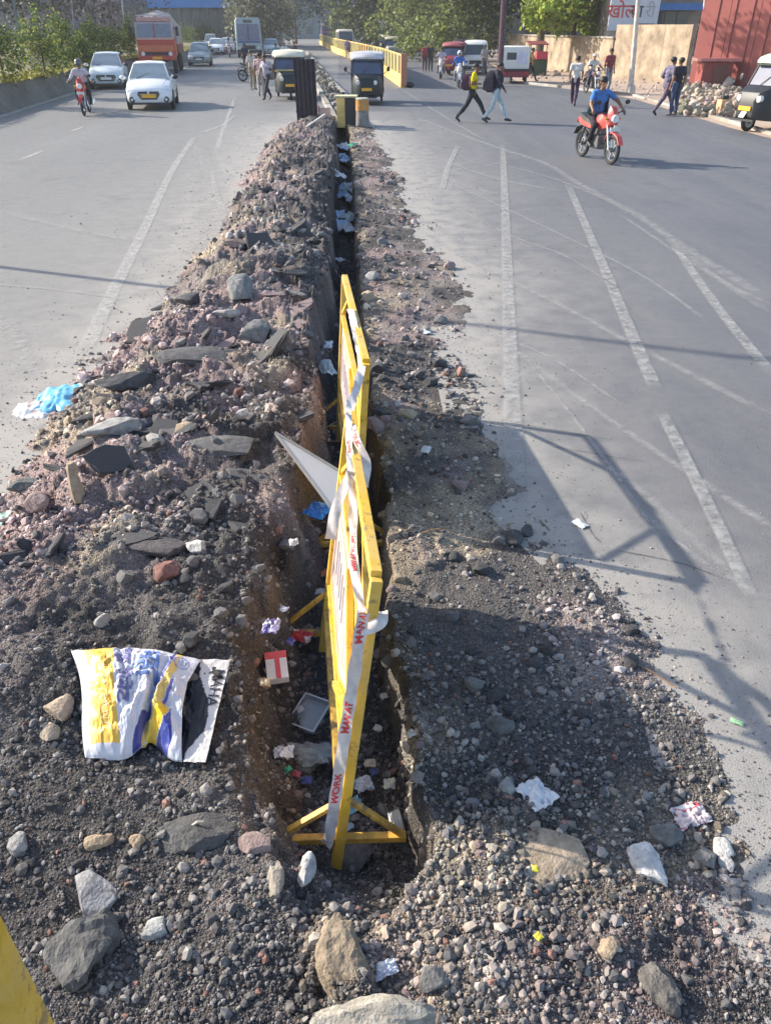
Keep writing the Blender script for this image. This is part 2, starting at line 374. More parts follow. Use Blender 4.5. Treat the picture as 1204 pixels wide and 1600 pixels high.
def ribbon(name, pts, w, mat, soft=.35, label=None):
    _lvl[0] += 1; z = .004 + (_lvl[0] % 12) * .0006
    q = [P(a, b, 0) for a, b in pts]
    dense = []
    for i in range(len(q) - 1):
        p0 = q[max(i - 1, 0)]; p1 = q[i]; p2 = q[i + 1]; p3 = q[min(i + 2, len(q) - 1)]
        for k in range(12):
            t_ = k / 12
            dense.append(.5 * ((2 * p1) + (-p0 + p2) * t_ + (2 * p0 - 5 * p1 + 4 * p2 - p3) * t_ ** 2 + (-p0 + 3 * p1 - 3 * p2 + p3) * t_ ** 3))
    dense.append(q[-1]); vs = []; cs = []; n_ = 6
    for i, p in enumerate(dense):
        d = (dense[min(i + 1, len(dense) - 1)] - dense[max(i - 1, 0)]).normalized(); nx = Vector((-d.y, d.x, 0))
        ww = w[0] + (w[1] - w[0]) * i / (len(dense) - 1)
        for k in range(n_ + 1):
            s_ = k / n_ * 2 - 1; vs.append(p + nx * s_ * ww / 2 + Vector((0, 0, z)))
            a = min(1, (1 - abs(s_)) / max(soft, .01)); e = min(1, i / 4, (len(dense) - 1 - i) / 4); cs.append([a * e] * 3)
    o = np_mesh(name, np.array([tuple(v) for v in vs]), gridf(len(dense), n_ + 1), mat, np.array(cs)); tag(o, label, kind='structure'); return o
for pts, w in [
    ([(306,212),(272,262),(225,360),(180,450),(128,560)], (.17,.19)),
    ([(368,150),(350,200),(338,238)], (.14,.14)), ([(330,262),(338,300),(352,335)], (.12,.12)),
    ([(72,234),(28,252)], (.18,.18)), ([(132,198),(108,207)], (.18,.18)), ([(183,172),(168,179)], (.18,.18)), ([(310,209),(345,197),(368,180)], (.12,.1))]:
    ribbon('road_marking', pts, w, mPaintL, .25)
for pts, w in [
    ([(785,222),(790,360),(797,560),(806,790)], (.16,.17)), ([(885,285),(935,400),(985,520),(1025,612)], (.15,.15)),
    ([(1030,640),(1100,780),(1175,940)], (.12,.10)), ([(715,228),(700,262),(690,300)], (.14,.14)), ([(645,232),(630,255)], (.12,.12)),
    ([(1045,372),(1120,480),(1210,590)], (.14,.14))]:
    ribbon('road_marking', pts, w, mPaint, .3)
for pts, w in [
    ([(560,178),(610,215),(640,240),(700,280),(780,305)], (.12,.1)),
    ([(640,180),(760,225),(850,255),(900,285),(1000,340),(1080,395),(1204,470)], (.20,.30)),
    ([(655,235),(760,275),(880,300)], (.1,.12)), ([(660,362),(740,410),(880,480),(1000,545),(1204,650)], (.13,.14)),
    ([(735,500),(800,545),(900,620),(1000,690),(1150,790),(1230,840)], (.12,.10)),
    ([(700,285),(860,360),(1000,430),(1100,500)], (.07,.08)), ([(700,240),(850,275),(960,320)], (.07,.1)),
    ([(700,320),(800,370),(880,400),(980,460)], (.05,.05)), ([(820,560),(900,660),(1000,800),(1060,900)], (.05,.05)),
    ([(620,135),(690,180),(760,222)], (.15,.15)), ([(960,330),(1080,410),(1204,490)], (.10,.16)), ([(1050,380),(1130,440),(1204,476)], (.10,.16)),
    ([(1060,990),(1120,1080),(1204,1190)], (.15,.2)), ([(1204,940),(1100,880),(1000,800)], (.06,.06)),
    ([(900,700),(990,760),(1090,850),(1204,960)], (.1,.1)), ([(760,520),(860,560),(980,640)], (.06,.05))]:
    ribbon('dust_streak', pts, w, mStreak, .8)
for pts, w in [([(300,215),(330,300),(300,420),(250,520)], (.8,.7)), ([(0,330),(120,360),(230,380)], (.3,.2)), ([(-40,470),(20,520),(60,600)], (.3,.3)), ([(-60,440),(100,455),(200,470)], (.08,.06))]:
    ribbon('dust_streak', pts, w, mStreak, 1.0)
mShadow = wear_shade_mat('painted_shadow', (.05,.05,.055), .3, .5, .55, 20)  # dark strips painting the barricades' thin frame shadows on the asphalt
for pts in ([(760,658),(860,672),(960,690)], [(860,700),(905,706),(960,716),(1010,722)], [(960,860),(1060,880),(1130,905)], [(905,800),(925,835),(940,850)]):
    ribbon('shadow_line', pts, (.018, .012), mShadow, .6)

# ------------------------------------------------------------------ stones
def ico(sub):
    bm = bmesh.new(); bmesh.ops.create_icosphere(bm, subdivisions=sub, radius=1); v = np.array([tuple(q.co) for q in bm.verts]); f = np.array([[q.index for q in p.verts] for p in bm.faces]); bm.free(); return v, f
IV1, IF1 = ico(1); IV2, IF2 = ico(2); IV3, IF3 = ico(3); IV4, IF4 = ico(4)
def cut_rock(V, ncut, r_):
    v = V * (1 + 0)
    v = v * np.array([1, r_.uniform(.7, 1), r_.uniform(.5, .85)])
    for k in range(ncut):
        n_ = r_.normal(size=3); n_ /= np.linalg.norm(n_); d = r_.uniform(.42, .72)
        s_ = v @ n_; v = v - np.where(s_ > d, s_ - d, 0)[:, None] * n_[None]
    return v
shapes = [cut_rock(IV1 * rng.uniform(.72, 1.25, (len(IV1), 1)), 2, rng) for _ in range(40)]
def on_rubble(n, band=0.0, ylo=186, yhi=1680):
    """random spots, evenly spread as seen from where the picture was taken"""
    out_ = []
    while sum(len(a) for a in out_) < n:
        px = rng.uniform(-30, 1240, n); py = rng.uniform(ylo, yhi, n)
        u = (px - 602) / FPX; v = (800 - py) / FPX; c = math.cos(PITCH) + v * math.sin(PITCH); dz = -math.sin(PITCH) + v * math.cos(PITCH)
        t_ = -CAM_H / dz; x = (Fv[0] * c + Rv[0] * u) * t_; y = (Fv[1] * c + Rv[1] * u) * t_
        ok = (x > _L(y) - band * (.3 + rng.random(n) ** 3 * 4)) & (x < _R(y) + band * (.3 + rng.random(n) ** 3 * 4)) & (y < YE + .2)
        q = np.stack([x, y, FPX * c / np.maximum(y, .1) ], -1)
        out_.append(q[ok])
    return np.concatenate(out_)[:n]
mGrav = M('gravel', (.1, .1, .1), .9, var=.25, scale=45, spec=.3, attr=True)
def rot_mats(n, flat=.6):
    a, b, c = rng.uniform(0, 2*np.pi, n), rng.normal(0, flat, n), rng.normal(0, flat, n)
    ca, sa, cb, sb, cc, sc_ = np.cos(a), np.sin(a), np.cos(b), np.sin(b), np.cos(c), np.sin(c)
    Rz = np.zeros((n,3,3)); Rz[:,0,0]=ca; Rz[:,0,1]=-sa; Rz[:,1,0]=sa; Rz[:,1,1]=ca; Rz[:,2,2]=1
    Rx = np.zeros((n,3,3)); Rx[:,0,0]=1; Rx[:,1,1]=cb; Rx[:,1,2]=-sb; Rx[:,2,1]=sb; Rx[:,2,2]=cb
    Ry = np.zeros((n,3,3)); Ry[:,1,1]=1; Ry[:,0,0]=cc; Ry[:,0,2]=sc_; Ry[:,2,0]=-sc_; Ry[:,2,2]=cc
    return Rz @ Rx @ Ry
def gravel(n, lo, hi, rmin, rmax, band, name, bright=0):
    q = on_rubble(n, band); x, y, ppm = q[:, 0], q[:, 1], q[:, 2]
    px = lo * (hi / lo) ** (rng.random(n) ** 1.7); r = np.clip(px / ppm / 2, rmin, rmax) * (.8 + .5 * (fbm(x, y, .8, 2) + .3))
    z, i_, o_, sl_, xr_ = terrain(x, y, False); z2, *_ = terrain(x, y, True); z = np.where(o_ < .0, .0, z2)
    keep = ~((y < 2) & (r > .03)) & (rng.random(n) < np.where(o_ < 0, .45, np.where(px > 4, sst(-.55, .1, fbm(x + 50, y, 1.7, 4)) * .75 + .25, 1.0))); x, y, z, r, i_, sl_, xr_, o_ = [a[keep] for a in (x, y, z, r, i_, sl_, xr_, o_)]; n = len(x)
    r = np.where(o_ < 0, r * .55, r)
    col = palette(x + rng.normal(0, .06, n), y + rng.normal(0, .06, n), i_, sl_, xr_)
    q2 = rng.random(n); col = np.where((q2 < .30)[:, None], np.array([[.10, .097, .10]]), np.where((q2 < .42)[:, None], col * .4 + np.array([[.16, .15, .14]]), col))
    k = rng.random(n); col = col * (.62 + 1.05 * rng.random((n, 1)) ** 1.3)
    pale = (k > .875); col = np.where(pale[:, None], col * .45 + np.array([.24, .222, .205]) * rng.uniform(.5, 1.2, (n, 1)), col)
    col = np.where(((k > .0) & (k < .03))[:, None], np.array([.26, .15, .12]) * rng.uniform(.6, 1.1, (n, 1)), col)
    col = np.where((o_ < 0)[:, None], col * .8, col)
    sh = rng.integers(0, len(shapes), n); base = np.stack(shapes)[sh] * r[:, None, None]
    v = np.einsum('nij,nkj->nki', rot_mats(n), base) + np.stack([x, y, z + r * .18], -1)[:, None]
    f = (IF1[None] + (np.arange(n) * len(IV1))[:, None, None]).reshape(-1, 3)
    o = np_mesh(name, v.reshape(-1, 3), f, mGrav, np.repeat(col, len(IV1), 0), ground_dig, smooth=False)
    tag(o, kind='stuff'); return o
gravel(54000, 1.8, 5.0, .003, .03, .80, 'crushed_grit')
gravel(27000, 4.0, 12, .006, .045, .16, 'loose_gravel')
gravel(3000, 11, 24, .014, .075, .02, 'coarse_gravel')

# the 300 largest loose stones, each on its own
stone_mats = [M('stone_charcoal', (.075,.075,.08), .9, var=.4, scale=25, bump=.004, bscale=120), M('stone_grey', (.20,.195,.195), .9, var=.3, scale=25, bump=.004, bscale=120),
              M('stone_purple_brown', (.32,.235,.23), .9, var=.3, scale=25, bump=.004, bscale=120), M('stone_tan', (.45,.36,.26), .9, var=.3, scale=25, bump=.004, bscale=120), M('stone_pale', (.42,.40,.38), .9, var=.25, scale=25, bump=.004, bscale=120)]
smesh = []
for k in range(10):
    v = cut_rock(IV2 * (1 + .10 * rng.normal(size=(len(IV2), 1))), 7, rng); row = []
    for mm in stone_mats:
        me = bpy.data.meshes.new('stone'); me.from_pydata(v.tolist(), [], IF2.tolist()); me.materials.append(mm); row.append(me)
    smesh.append(row)
slabm = []
for k in range(10):      # plate-like pieces with broken outlines
    nk = int(rng.integers(5, 9)); an = np.sort(rng.uniform(0, 2*np.pi, nk)) ; rad_ = rng.uniform(.6, 1.1, nk); mb = MB(); top_ = [(math.cos(a)*r_, math.sin(a)*r_, .55 + rng.uniform(-.15, .15)) for a, r_ in zip(an, rad_)]; mid_ = [(p[0]*1.06+rng.uniform(-.05,.05), p[1]*1.06+rng.uniform(-.05,.05), .1) for p in top_]; bot_ = [(p[0]*.85, p[1]*.85, -.6) for p in top_]
    mb.loft([bot_, mid_, top_]); o_ = mb.build('stone', stone_mats[0]); me = o_.data; bpy.data.objects.remove(o_)
    bm_ = bmesh.new(); bm_.from_mesh(me); bmesh.ops.triangulate(bm_, faces=bm_.faces); bmesh.ops.subdivide_edges(bm_, edges=bm_.edges, cuts=1)
    for v in bm_.verts: v.co += Vector(rng.normal(0, .045, 3))
    bm_.to_mesh(me); bm_.free(); row = []
    for mm in stone_mats: m2_ = me.copy(); m2_.materials.clear(); m2_.materials.append(mm); row.append(m2_)
    slabm.append(row)
q = on_rubble(300, -.1, 200, 1590)
for i, (x, y, ppm) in enumerate(q):
    r = min(max(rng.uniform(9, 19) / ppm / 1, .022), .11) * (1.0 if y > 2.3 else .6)
    z, ii, oo, sl_, xr_ = terrain(np.array([x]), np.array([y])); c = palette(np.array([x]), np.array([y]), ii, sl_, xr_)[0]
    red = c[0] - c[2]; mi = 3 if (red > .13 and rng.random() < .6) else 2 if (red > .07 and rng.random() < .6) else (1 if rng.random() < .5 else 0)
    if rng.random() < .06: mi = 4
    flat = rng.uniform(.2, .34) if (y > 3.2 and (x < float(_TL(y))) and rng.random() < .8) else 1
    if flat < 1: mi = 0 if rng.random() < .6 else mi; r *= (1.9 if mi < 2 else 1.2)
    r = min(r, .17)
    o = link('stone', (slabm if flat < 1 else smesh)[i % 10][mi], ground_dig); o.location = (x, y, float(z[0]) + r * (.15 if flat == 1 else .06))
    o.scale = (r * (1.25 if flat < 1 else 1), r, r * flat); o.rotation_euler = (rng.normal(0, .35), rng.normal(0, .35), rng.uniform(0, 6.28))

# single rocks and slabs one can point at
def tz(x, y): return float(terrain(np.array([x]), np.array([y]))[0][0])
def seat(px, py):
    z = 0.0
    for _ in range(6):
        p = P(px, py, z); z = tz(p.x, p.y)
    return P(px, py, z)
def rock(px, py, w, h, col, label, kind='rock', thick=.6, rz=None, tilt=(0, 0), seed=None, rise=.1, cuts=9, rough=.05, wpx=True):
    r_ = np.random.default_rng(seed if seed is not None else int(px * 7 + py)); p = seat(px, py); s_ = S(px, py, p.z)
    hx = w / s_ / 2; hy = h / s_ / 2 * 1.35; hz = min(hx, hy) * thick
    v = IV4 * 1.0
    for k in range(cuts):
        n_ = r_.normal(size=3); n_[2] *= .55; n_ /= np.linalg.norm(n_); d = r_.uniform(.55, .8); s2 = v @ n_; v = v - np.where(s2 > d, s2 - d, 0)[:, None] * n_[None]
    m_ = v.max(0); v = v / m_
    v = v + v / np.linalg.norm(v, axis=1)[:, None] * (fbm(v[:, 0] * 2 + v[:, 2] + r_.uniform(0, 50), v[:, 1] * 2 - v[:, 2], 1.6, 4) * rough * 2)[:, None]
    v = v * np.array([hx, hy, hz])
    me = bpy.data.meshes.new(kind); me.from_pydata(v.tolist(), [], IF4.tolist())
    for f in me.polygons: f.use_smooth = False
    me.materials.append(M('rock_%s' % '_'.join('%02d' % int(c * 100) for c in col), col, .92, var=.42, scale=22, bump=.006, bscale=90))
    o = link(kind, me); o.location = p + Vector((0, 0, hz * rise * 4)); o.rotation_euler = (tilt[0], tilt[1], (r_.uniform(-.5, .5) if rz is None else rz))
    return tag(o, label, kind.replace('_', ' '))
GY=(.115,.112,.112); DK=(.075,.074,.078); TN=(.34,.26,.18); PK=(.22,.155,.14); WH=(.50,.48,.45); LG=(.27,.265,.26); RD=(.20,.10,.085)
rock(345,700,104,52,GY,'large flat grey asphalt slab lying left of the white board','asphalt_slab',.25,.1,(-.1,.05))
rock(318,562,120,44,GY,'long dark grey asphalt slab below the upright round slab','asphalt_slab',.3,.2,(.1,.1))
rock(400,530,48,46,(.17,.17,.17),'grey disc-like asphalt slab standing on edge on the heap','asphalt_slab',.8,0,(.25,0))
rock(355,492,50,24,(.40,.35,.32),'pale pinkish flat slab catching the sun on the heap','asphalt_slab',.4,.3,(-.1,.1))
rock(376,458,42,42,(.2,.2,.2),'light grey block behind the pale pinkish slab','stone_block',.8,.2,(.3,0))
rock(302,474,42,28,DK,'charcoal wedge of broken asphalt at the left edge of the heap','asphalt_slab',.6,.5)
rock(440,415,104,34,(.10,.10,.11),'dark tilted asphalt sheet beside the far part of the trench','asphalt_slab',.2,-.4,(-.15,.15))
rock(430,385,84,26,(.12,.12,.12),'smaller dark asphalt sheet behind the tilted one','asphalt_slab',.25,-.3,(-.1,.15))
rock(372,382,60,22,(.17,.13,.12),'brownish flat slab near the top left of the heap','asphalt_slab',.4,.3)
rock(285,398,32,12,DK,'thin black asphalt flake lying on the left road edge','asphalt_slab',.5,.1)
rock(178,672,84,36,LG,'cracked light grey asphalt lump by the blue packet','asphalt_lump',.5,.2)
rock(384,748,80,30,GY,'grey slab wedged under the large flat one','asphalt_slab',.35,-.2,(0,.15))
rock(240,855,112,30,(.10,.09,.09),'long dark bar of tarmac across the pinkish gravel','asphalt_slab',.5,-.2)
rock(200,600,90,30,DK,'black lump of tarmac in the shade at the left edge','asphalt_lump',.6,.4)
rock(150,655,70,18,DK,'narrow black tarmac ridge beside the cracked light lump','asphalt_lump',.6,.6)
rock(290,673,38,22,TN,'tan sandstone chip above the large flat slab','rock',.5,.4)
rock(326,656,15,17,(.42,.27,.24),'small pink brick chip sticking up','brick_chip',.9)
rock(262,895,42,36,RD,'square reddish stone in the dark gravel','rock',.7,.1)
rock(306,860,30,24,WH,'white rounded pebble above the reddish stone','pebble',.7)
rock(62,790,34,40,(.26,.19,.18),'pinkish pointed stone at the left edge','rock',.8,.4)
rock(45,765,56,26,(.11,.12,.12),'dark greenish stone behind the pinkish pointed one','rock',.7,.3)
rock(96,1112,42,38,(.33,.26,.2),'tan wedge stone at the left of the cement sack','rock',.8,.3)
rock(78,1148,34,24,(.3,.25,.2),'smaller tan stone in front of the wedge stone','rock',.7)
rock(155,1318,46,22,TN,'oblong tan stone in the dark gravel below the sack','rock',.7,.1)
rock(214,1318,22,18,(.4,.3,.2),'small tan cobble beside the oblong stone','rock',.8)
rock(30,1322,32,30,LG,'round grey cobble near the left edge','cobble',.7)
rock(152,1400,72,40,(.24,.24,.25),'rough bluish grey rock half sunk in grit','rock',.6,-.5)
rock(244,1455,36,26,(.33,.34,.33),'smooth pale grey pebble lower left','pebble',.6,.4)
rock(430,1380,32,54,(.27,.24,.2),'upright brown and grey rock left of the barricade foot','rock',.9,.1)
rock(404,1320,46,24,(.24,.18,.17),'pinkish flat rock left of the front foot bar','rock',.6,-.2)
rock(478,1362,32,40,(.36,.36,.36),'knobbly whitish rock near the post bottom','rock',.9)
rock(130,1490,112,84,(.10,.10,.10),'big crumbly dark lump of tarmac at lower left','asphalt_lump',.55,.3,rough=.12)
rock(312,1312,112,60,(.085,.085,.085),'low dark boulder half buried below the sack','boulder',.4,.1,rough=.09)
rock(530,1500,100,100,(.24,.19,.135),'tan earth boulder at the near end of the trench','boulder',.5,.1,rough=.12,rise=.0)
rock(572,1616,225,72,(.32,.295,.25),'big pale boulder cut by the bottom of the picture','boulder',.7,0,rough=.09)
rock(680,1532,52,28,(.13,.13,.13),'dark squared stone lying right of the pale boulder','stone_block',.6,-.1)
rock(1010,1350,40,44,(.48,.47,.46),'large whitish stone on the right gravel','rock',.7)
rock(1128,1326,28,22,WH,'small white egg-shaped stone at the asphalt edge','pebble',.7)
rock(1136,1352,18,24,(.44,.42,.40),'little pale stone below the egg-shaped one','pebble',.7)
rock(790,1230,0.1+30,24,LG,'light grey pebble left of the crumpled white paper','pebble',.6)
rock(795,845,40,26,DK,'dark lump of tarmac at the right road edge','asphalt_lump',.8)
rock(822,832,22,18,DK,'smaller dark tarmac lump on the asphalt','asphalt_lump',.8)
rock(950,1482,34,28,TN,'tan stone among the lower right gravel','rock',.7)
rock(1024,1540,60,44,(.12,.11,.10),'dark crumbly clod in the lower right corner','clod',.6,rough=.12)
rock(850,1340,130,70,(.33,.26,.19),'flat sandy earth slab right of the trench end','earth_slab',.18,.3,rough=.06)
rock(780,1135,48,30,(.12,.12,.12),'smooth dark cobble in the shaded gravel','cobble',.6)
rock(700,965,34,20,(.1,.1,.1),'dark flat stone beside the trench edge','rock',.6)
rock(1100,1345,40,30,(.2,.19,.18),'brownish grey cobble near the two white pebbles','cobble',.7)
rock(1040,1310,50,34,(.13,.13,.13),'charcoal cobble below the red wrapper','cobble',.6)
rock(640,1325,40,20,(.1,.1,.1),'dark smooth clod under the trench wall','clod',.6)
rock(470,1200,70,30,(.16,.155,.15),'grey lump under the crumpled clear bag','clod',.4)
rock(555,1340,50,60,(.11,.11,.11),'ridged dark clod right of the post bottom','clod',.6,rough=.1)
# upright tan stone made as a post
p = seat(124,775); s_ = S(124,775,p.z)
b = MB(); b.tube([p+Vector((.0,0,-.03)), p+Vector((-.01,.01,.06)), p+Vector((-.02,.03,.13)), p+Vector((-.015,.04,.17)), p+Vector((-.02,.04,.20))], [.045,.04,.028,.036,.02], 7)
tag(b.build('stone_peg', M('peg', (.33,.26,.19), .9, var=.3, scale=30, bump=.004)), 'upright tan stone like a chess piece left on the heap', 'stone')

# ================================================================== STREET SETTING
mKerb = M('kerb_concrete', (.34,.33,.31), .85, var=.35, scale=3, bump=.004); mConc = M('old_concrete', (.27,.245,.21), .9, var=.35, scale=1.2, bump=.006)
mDirt = M('verge_dirt', (.42,.32,.25), .95, var=.22, scale=.8, bump=.02, bscale=9); mDirtD = M('median_dirt', (.20,.18,.16), .95, var=.5, scale=2.5, bump=.03, bscale=8)
mYel = M('yellow_paint', (.80,.50,.035), .42, var=.14, scale=9); mYelW = M('faded_yellow_paint', (.72,.50,.16), .6, var=.25, scale=3); mBlk = M('black_rubber', (.02,.02,.022), .8)
mWhite = M('white_car_paint', (.78,.79,.80), .28, var=.04, spec=.6); mGlass = M('dark_glass', (.05,.07,.085), .06, var=.2, scale=1, spec=.9); mChrome = M('chrome', (.6,.6,.6), .2, metal=1)
mDark = M('dark_trim', (.025,.026,.03), .5); mLamp = M('lamp_lens', (.75,.76,.78), .12, spec=.9); mPlateY = M('plate_yellow', (.85,.42,.03), .5); mPlateW = M('plate_white', (.75,.75,.72), .5)
mRim = M('wheel_rim', (.35,.36,.38), .35, metal=.6); mGal = M('galvanised_steel', (.42,.43,.45), .5, metal=.3, var=.2); mBark = M('bark', (.11,.085,.07), .9, var=.4, scale=9, bump=.02)

def poly_sheet(name, pix, z, mat, ext=None):
    pts = [P(a, b, 0) for a, b in pix] if not ext else pix
    o = MB().add([(p[0], p[1], z) for p in pts], [tuple(range(len(pts)))]).build(name, mat); return tag(o, kind='structure')
# right-hand dirt verge with its broken kerb
poly_sheet('dirt_verge', [(812,131),(880,136),(990,155),(1080,182),(1140,200),(1290,240),(1500,240),(1500,100),(1100,75),(900,70),(760,70),(760,96)], .006, mDirt)
def kerb_run(pix, w=.16, h=.13, L=1.2, name='kerb_stone', parent=None, mats=(None,), gap=.02, lim=60):
    pts = [P(a, b, 0) for a, b in pix]; k = 0
    for i in range(len(pts) - 1):
        d = pts[i + 1] - pts[i]; n = max(1, int(d.length / L))
        for j in range(n):
            if k > lim: return
            a = pts[i] + d * (j / n) + d.normalized() * gap; b_ = pts[i] + d * ((j + 1) / n); dz = random.uniform(-.02, .015)
            mb = MB().bar(a + Vector((0, 0, h / 2 - .03 + dz)), b_ + Vector((random.uniform(-.02, .02), 0, h / 2 - .03 + dz)), w, h); mb.build(name, mats[k % len(mats)], parent, bevel=.012); k += 1
vk = thing('kerb', 'broken dusty kerb along the sandy verge before the beige wall', 'kerb', (0,0,0)); kerb_run([(1240,222),(1140,192),(1080,176),(990,150),(900,140),(820,131)], mats=(mConc, mKerb), parent=vk, L=1.6, lim=26)
# median beyond the dig: two kerbs, rubble between
mL = [(526,197),(497,140),(470,92),(452,62)]; mR_ = [(566,197),(536,150),(509,120),(484,88),(462,62)]
poly_sheet('median_strip', mL + mR_[::-1], .02, mDirtD)
mk = thing('median_kerb', 'left white-edged kerb of the median beyond the black sheet', 'kerb'); kerb_run(mL, .2, .2, 1.8, parent=mk, mats=(mKerb, mConc), lim=40)
mk = thing('median_kerb', 'right kerb of the median behind the black and yellow block', 'kerb'); kerb_run(mR_, .2, .2, 1.8, parent=mk, mats=(mConc, mKerb), lim=40)
# rubble heaps (small pieces, joined)
def heap(name, poly_px, n, r0, r1, col, h, label=None, jitter=.25):
    pts = [P(a, b, 0) for a, b in poly_px]; xs = [p.x for p in pts]; ys_ = [p.y for p in pts]
    def inside(x, y):
        c = False; j = len(pts) - 1
        for i in range(len(pts)):
            if (pts[i].y > y) != (pts[j].y > y) and x < (pts[j].x - pts[i].x) * (y - pts[i].y) / (pts[j].y - pts[i].y) + pts[i].x: c = not c
            j = i
        return c
    C = []
    while len(C) < n:
        x, y = random.uniform(min(xs), max(xs)), random.uniform(min(ys_), max(ys_))
        if inside(x, y): C.append((x, y, random.random() ** 1.5 * h))
    C = np.array(C); r = rng.uniform(r0, r1, n) * rng.uniform(.5, 1, n)
    v = np.einsum('nij,nkj->nki', rot_mats(n), np.stack(shapes)[rng.integers(0, len(shapes), n)] * r[:, None, None]) + (C + np.array([0, 0, .02]))[:, None]
    f = (IF1[None] + (np.arange(n) * len(IV1))[:, None, None]).reshape(-1, 3)
    cc = np.array(col)[None] * rng.uniform(.6, 1.3, (n, 1)) + rng.normal(0, .012, (n, 3))
    o = np_mesh(name, v.reshape(-1, 3), f, mGrav, np.repeat(np.clip(cc, .02, 1), len(IV1), 0), smooth=False); return tag(o, label, kind='stuff')
heap('median_rubble', [(528,190),(500,142),(478,98),(490,98),(513,125),(545,165),(556,190)], 420, .06, .24, (.22,.21,.19), .25)
heap('verge_rubble', [(1050,182),(1045,160),(1075,140),(1140,136),(1160,150),(1190,178),(1130,186),(1090,184)], 520, .07, .26, (.36,.30,.245), .35)
heap('verge_litter', [(1000,160),(870,128),(900,112),(1050,130),(1050,165)], 180, .03, .12, (.40,.33,.27), .05)
heap('verge_litter', [(860,130),(880,112),(830,108),(812,126)], 60, .05, .2, (.3,.24,.2), .1)

# left embankment wall with hedge
wb = [P(-330,285), P(-150,226), P(0,181), P(110,146), P(190,124), P(262,106), P(330,88), P(395,72)]
mWallL = M('mossy_concrete', (.155,.145,.125), .95, var=.45, scale=.8, bump=.02, bscale=6); mGrassT = M('dry_grass', (.30,.29,.07), .95, var=.5, scale=3, bump=.05)
ew = thing('retaining_wall', 'low dark mossy wall along the left edge of the road under the hedge', 'wall')
for i in range(len(wb) - 1):
    a, b_ = wb[i], wb[i + 1]; d = (b_ - a).normalized(); nx = Vector((-d.y, d.x, 0))
    n = max(1, int((b_ - a).length / 3.2))
    for j in range(n):
        p, q_ = a.lerp(b_, j / n) + d * .015, a.lerp(b_, (j + 1) / n); z = .82 + random.uniform(-.03, .03)
        MB().loft([[p, p + nx * 1.2, p + nx * 1.2 + Vector((0,0,z)), p + nx * .55 + Vector((0,0,z)), p + nx * .12 + Vector((0,0,.12))], [q_, q_ + nx * 1.2, q_ + nx * 1.2 + Vector((0,0,z)), q_ + nx * .55 + Vector((0,0,z)), q_ + nx * .12 + Vector((0,0,.12))]]).build('wall_panel', mWallL, ew, bevel=.02)
lk = MB(); 
for i in range(len(wb) - 1):
    a, b_ = wb[i], wb[i + 1]; lk.bar(a + Vector((0.1,-.05,.004)), b_ + Vector((.1,-.05,.004)), .28, .02)
tag(lk.build('gutter_edge', mKerb), kind='structure')
eb = MB(); vv = []
for p in wb: vv.append((p.x - .5, p.y + .3, .84))
for p in reversed(wb): vv.append((p.x - 30, p.y + 18, 1.0))
tag(eb.add(vv, [tuple(range(len(vv)))]).build('embankment', M('embankment_soil', (.16,.14,.08), .95, var=.4, scale=1)), kind='structure')

# foliage built from leaf-sized faces
mLeaf = {}
def leaf_mat(name):
    m = bpy.data.materials.new(name); m.use_nodes = True; n = m.node_tree.nodes; l = m.node_tree.links; b = n['Principled BSDF']; b.inputs['Roughness'].default_value = .55; b.inputs['Specular IOR Level'].default_value = .3
    at = n.new('ShaderNodeAttribute'); at.attribute_name = 'Col'; l.new(at.outputs['Color'], b.inputs['Base Color'])
    tr = n.new('ShaderNodeBsdfTranslucent'); l.new(at.outputs['Color'], tr.inputs[0]); ms = n.new('ShaderNodeMixShader'); ms.inputs[0].default_value = .35
    l.new(b.outputs[0], ms.inputs[1]); l.new(tr.outputs[0], ms.inputs[2]); l.new(ms.outputs[0], n['Material Output'].inputs[0]); return m
mLeafM = leaf_mat('foliage')
def foliage(name, centers, radii, n, size, col, parent, colvar=.35, tip=None):
    """leaf faces gathered in clumps; centers/radii are ellipsoids in local metres"""
    C = np.array(centers, float); Rr = np.array(radii, float); w = np.prod(Rr, 1) ** .67; w /= w.sum()
    k = rng.choice(len(C), n, p=w); d = rng.normal(size=(n, 3)); d /= np.linalg.norm(d, axis=1)[:, None]
    rad = rng.random(n) ** .33; nc = 26
    clump = rng.normal(size=(len(C) * nc, 3)); clump /= np.linalg.norm(clump, axis=1)[:, None]
    ci = k * nc + rng.integers(0, nc, n); d2 = clump[ci] * rng.uniform(.72, 1.0, (n, 1)) + rng.normal(0, .17, (n, 3)); use = rng.random(n) < .82
    pos = C[k] + np.where(use[:, None], d2, d * rad[:, None]) * Rr[k]
    tone = rng.uniform(1 - colvar, 1 + colvar, len(clump))[ci] * rng.uniform(.75, 1.25, n)
    c = np.array(col)[None] * tone[:, None]
    if tip is not None:
        mixk = np.clip((rng.random(n) < .35 + 0 * n) * 1.0, 0, 1)[:, None] * (rng.random((n, 1)) * .9); c = c * (1 - mixk) + np.array(tip)[None] * mixk
    s_ = size * rng.uniform(.6, 1.4, n); q4 = np.array([[-.5, 0, 0], [0, -.32, .08], [.5, 0, 0], [0, .32, .08]])
    v = np.einsum('nij,nkj->nki', rot_mats(n, .9), q4[None] * s_[:, None, None]) + pos[:, None]
    f = np.arange(n * 4).reshape(n, 4)
    return np_mesh(name, v.reshape(-1, 3), f, mLeafM, np.repeat(np.clip(c, .005, 1), 4, 0), parent, smooth=False)
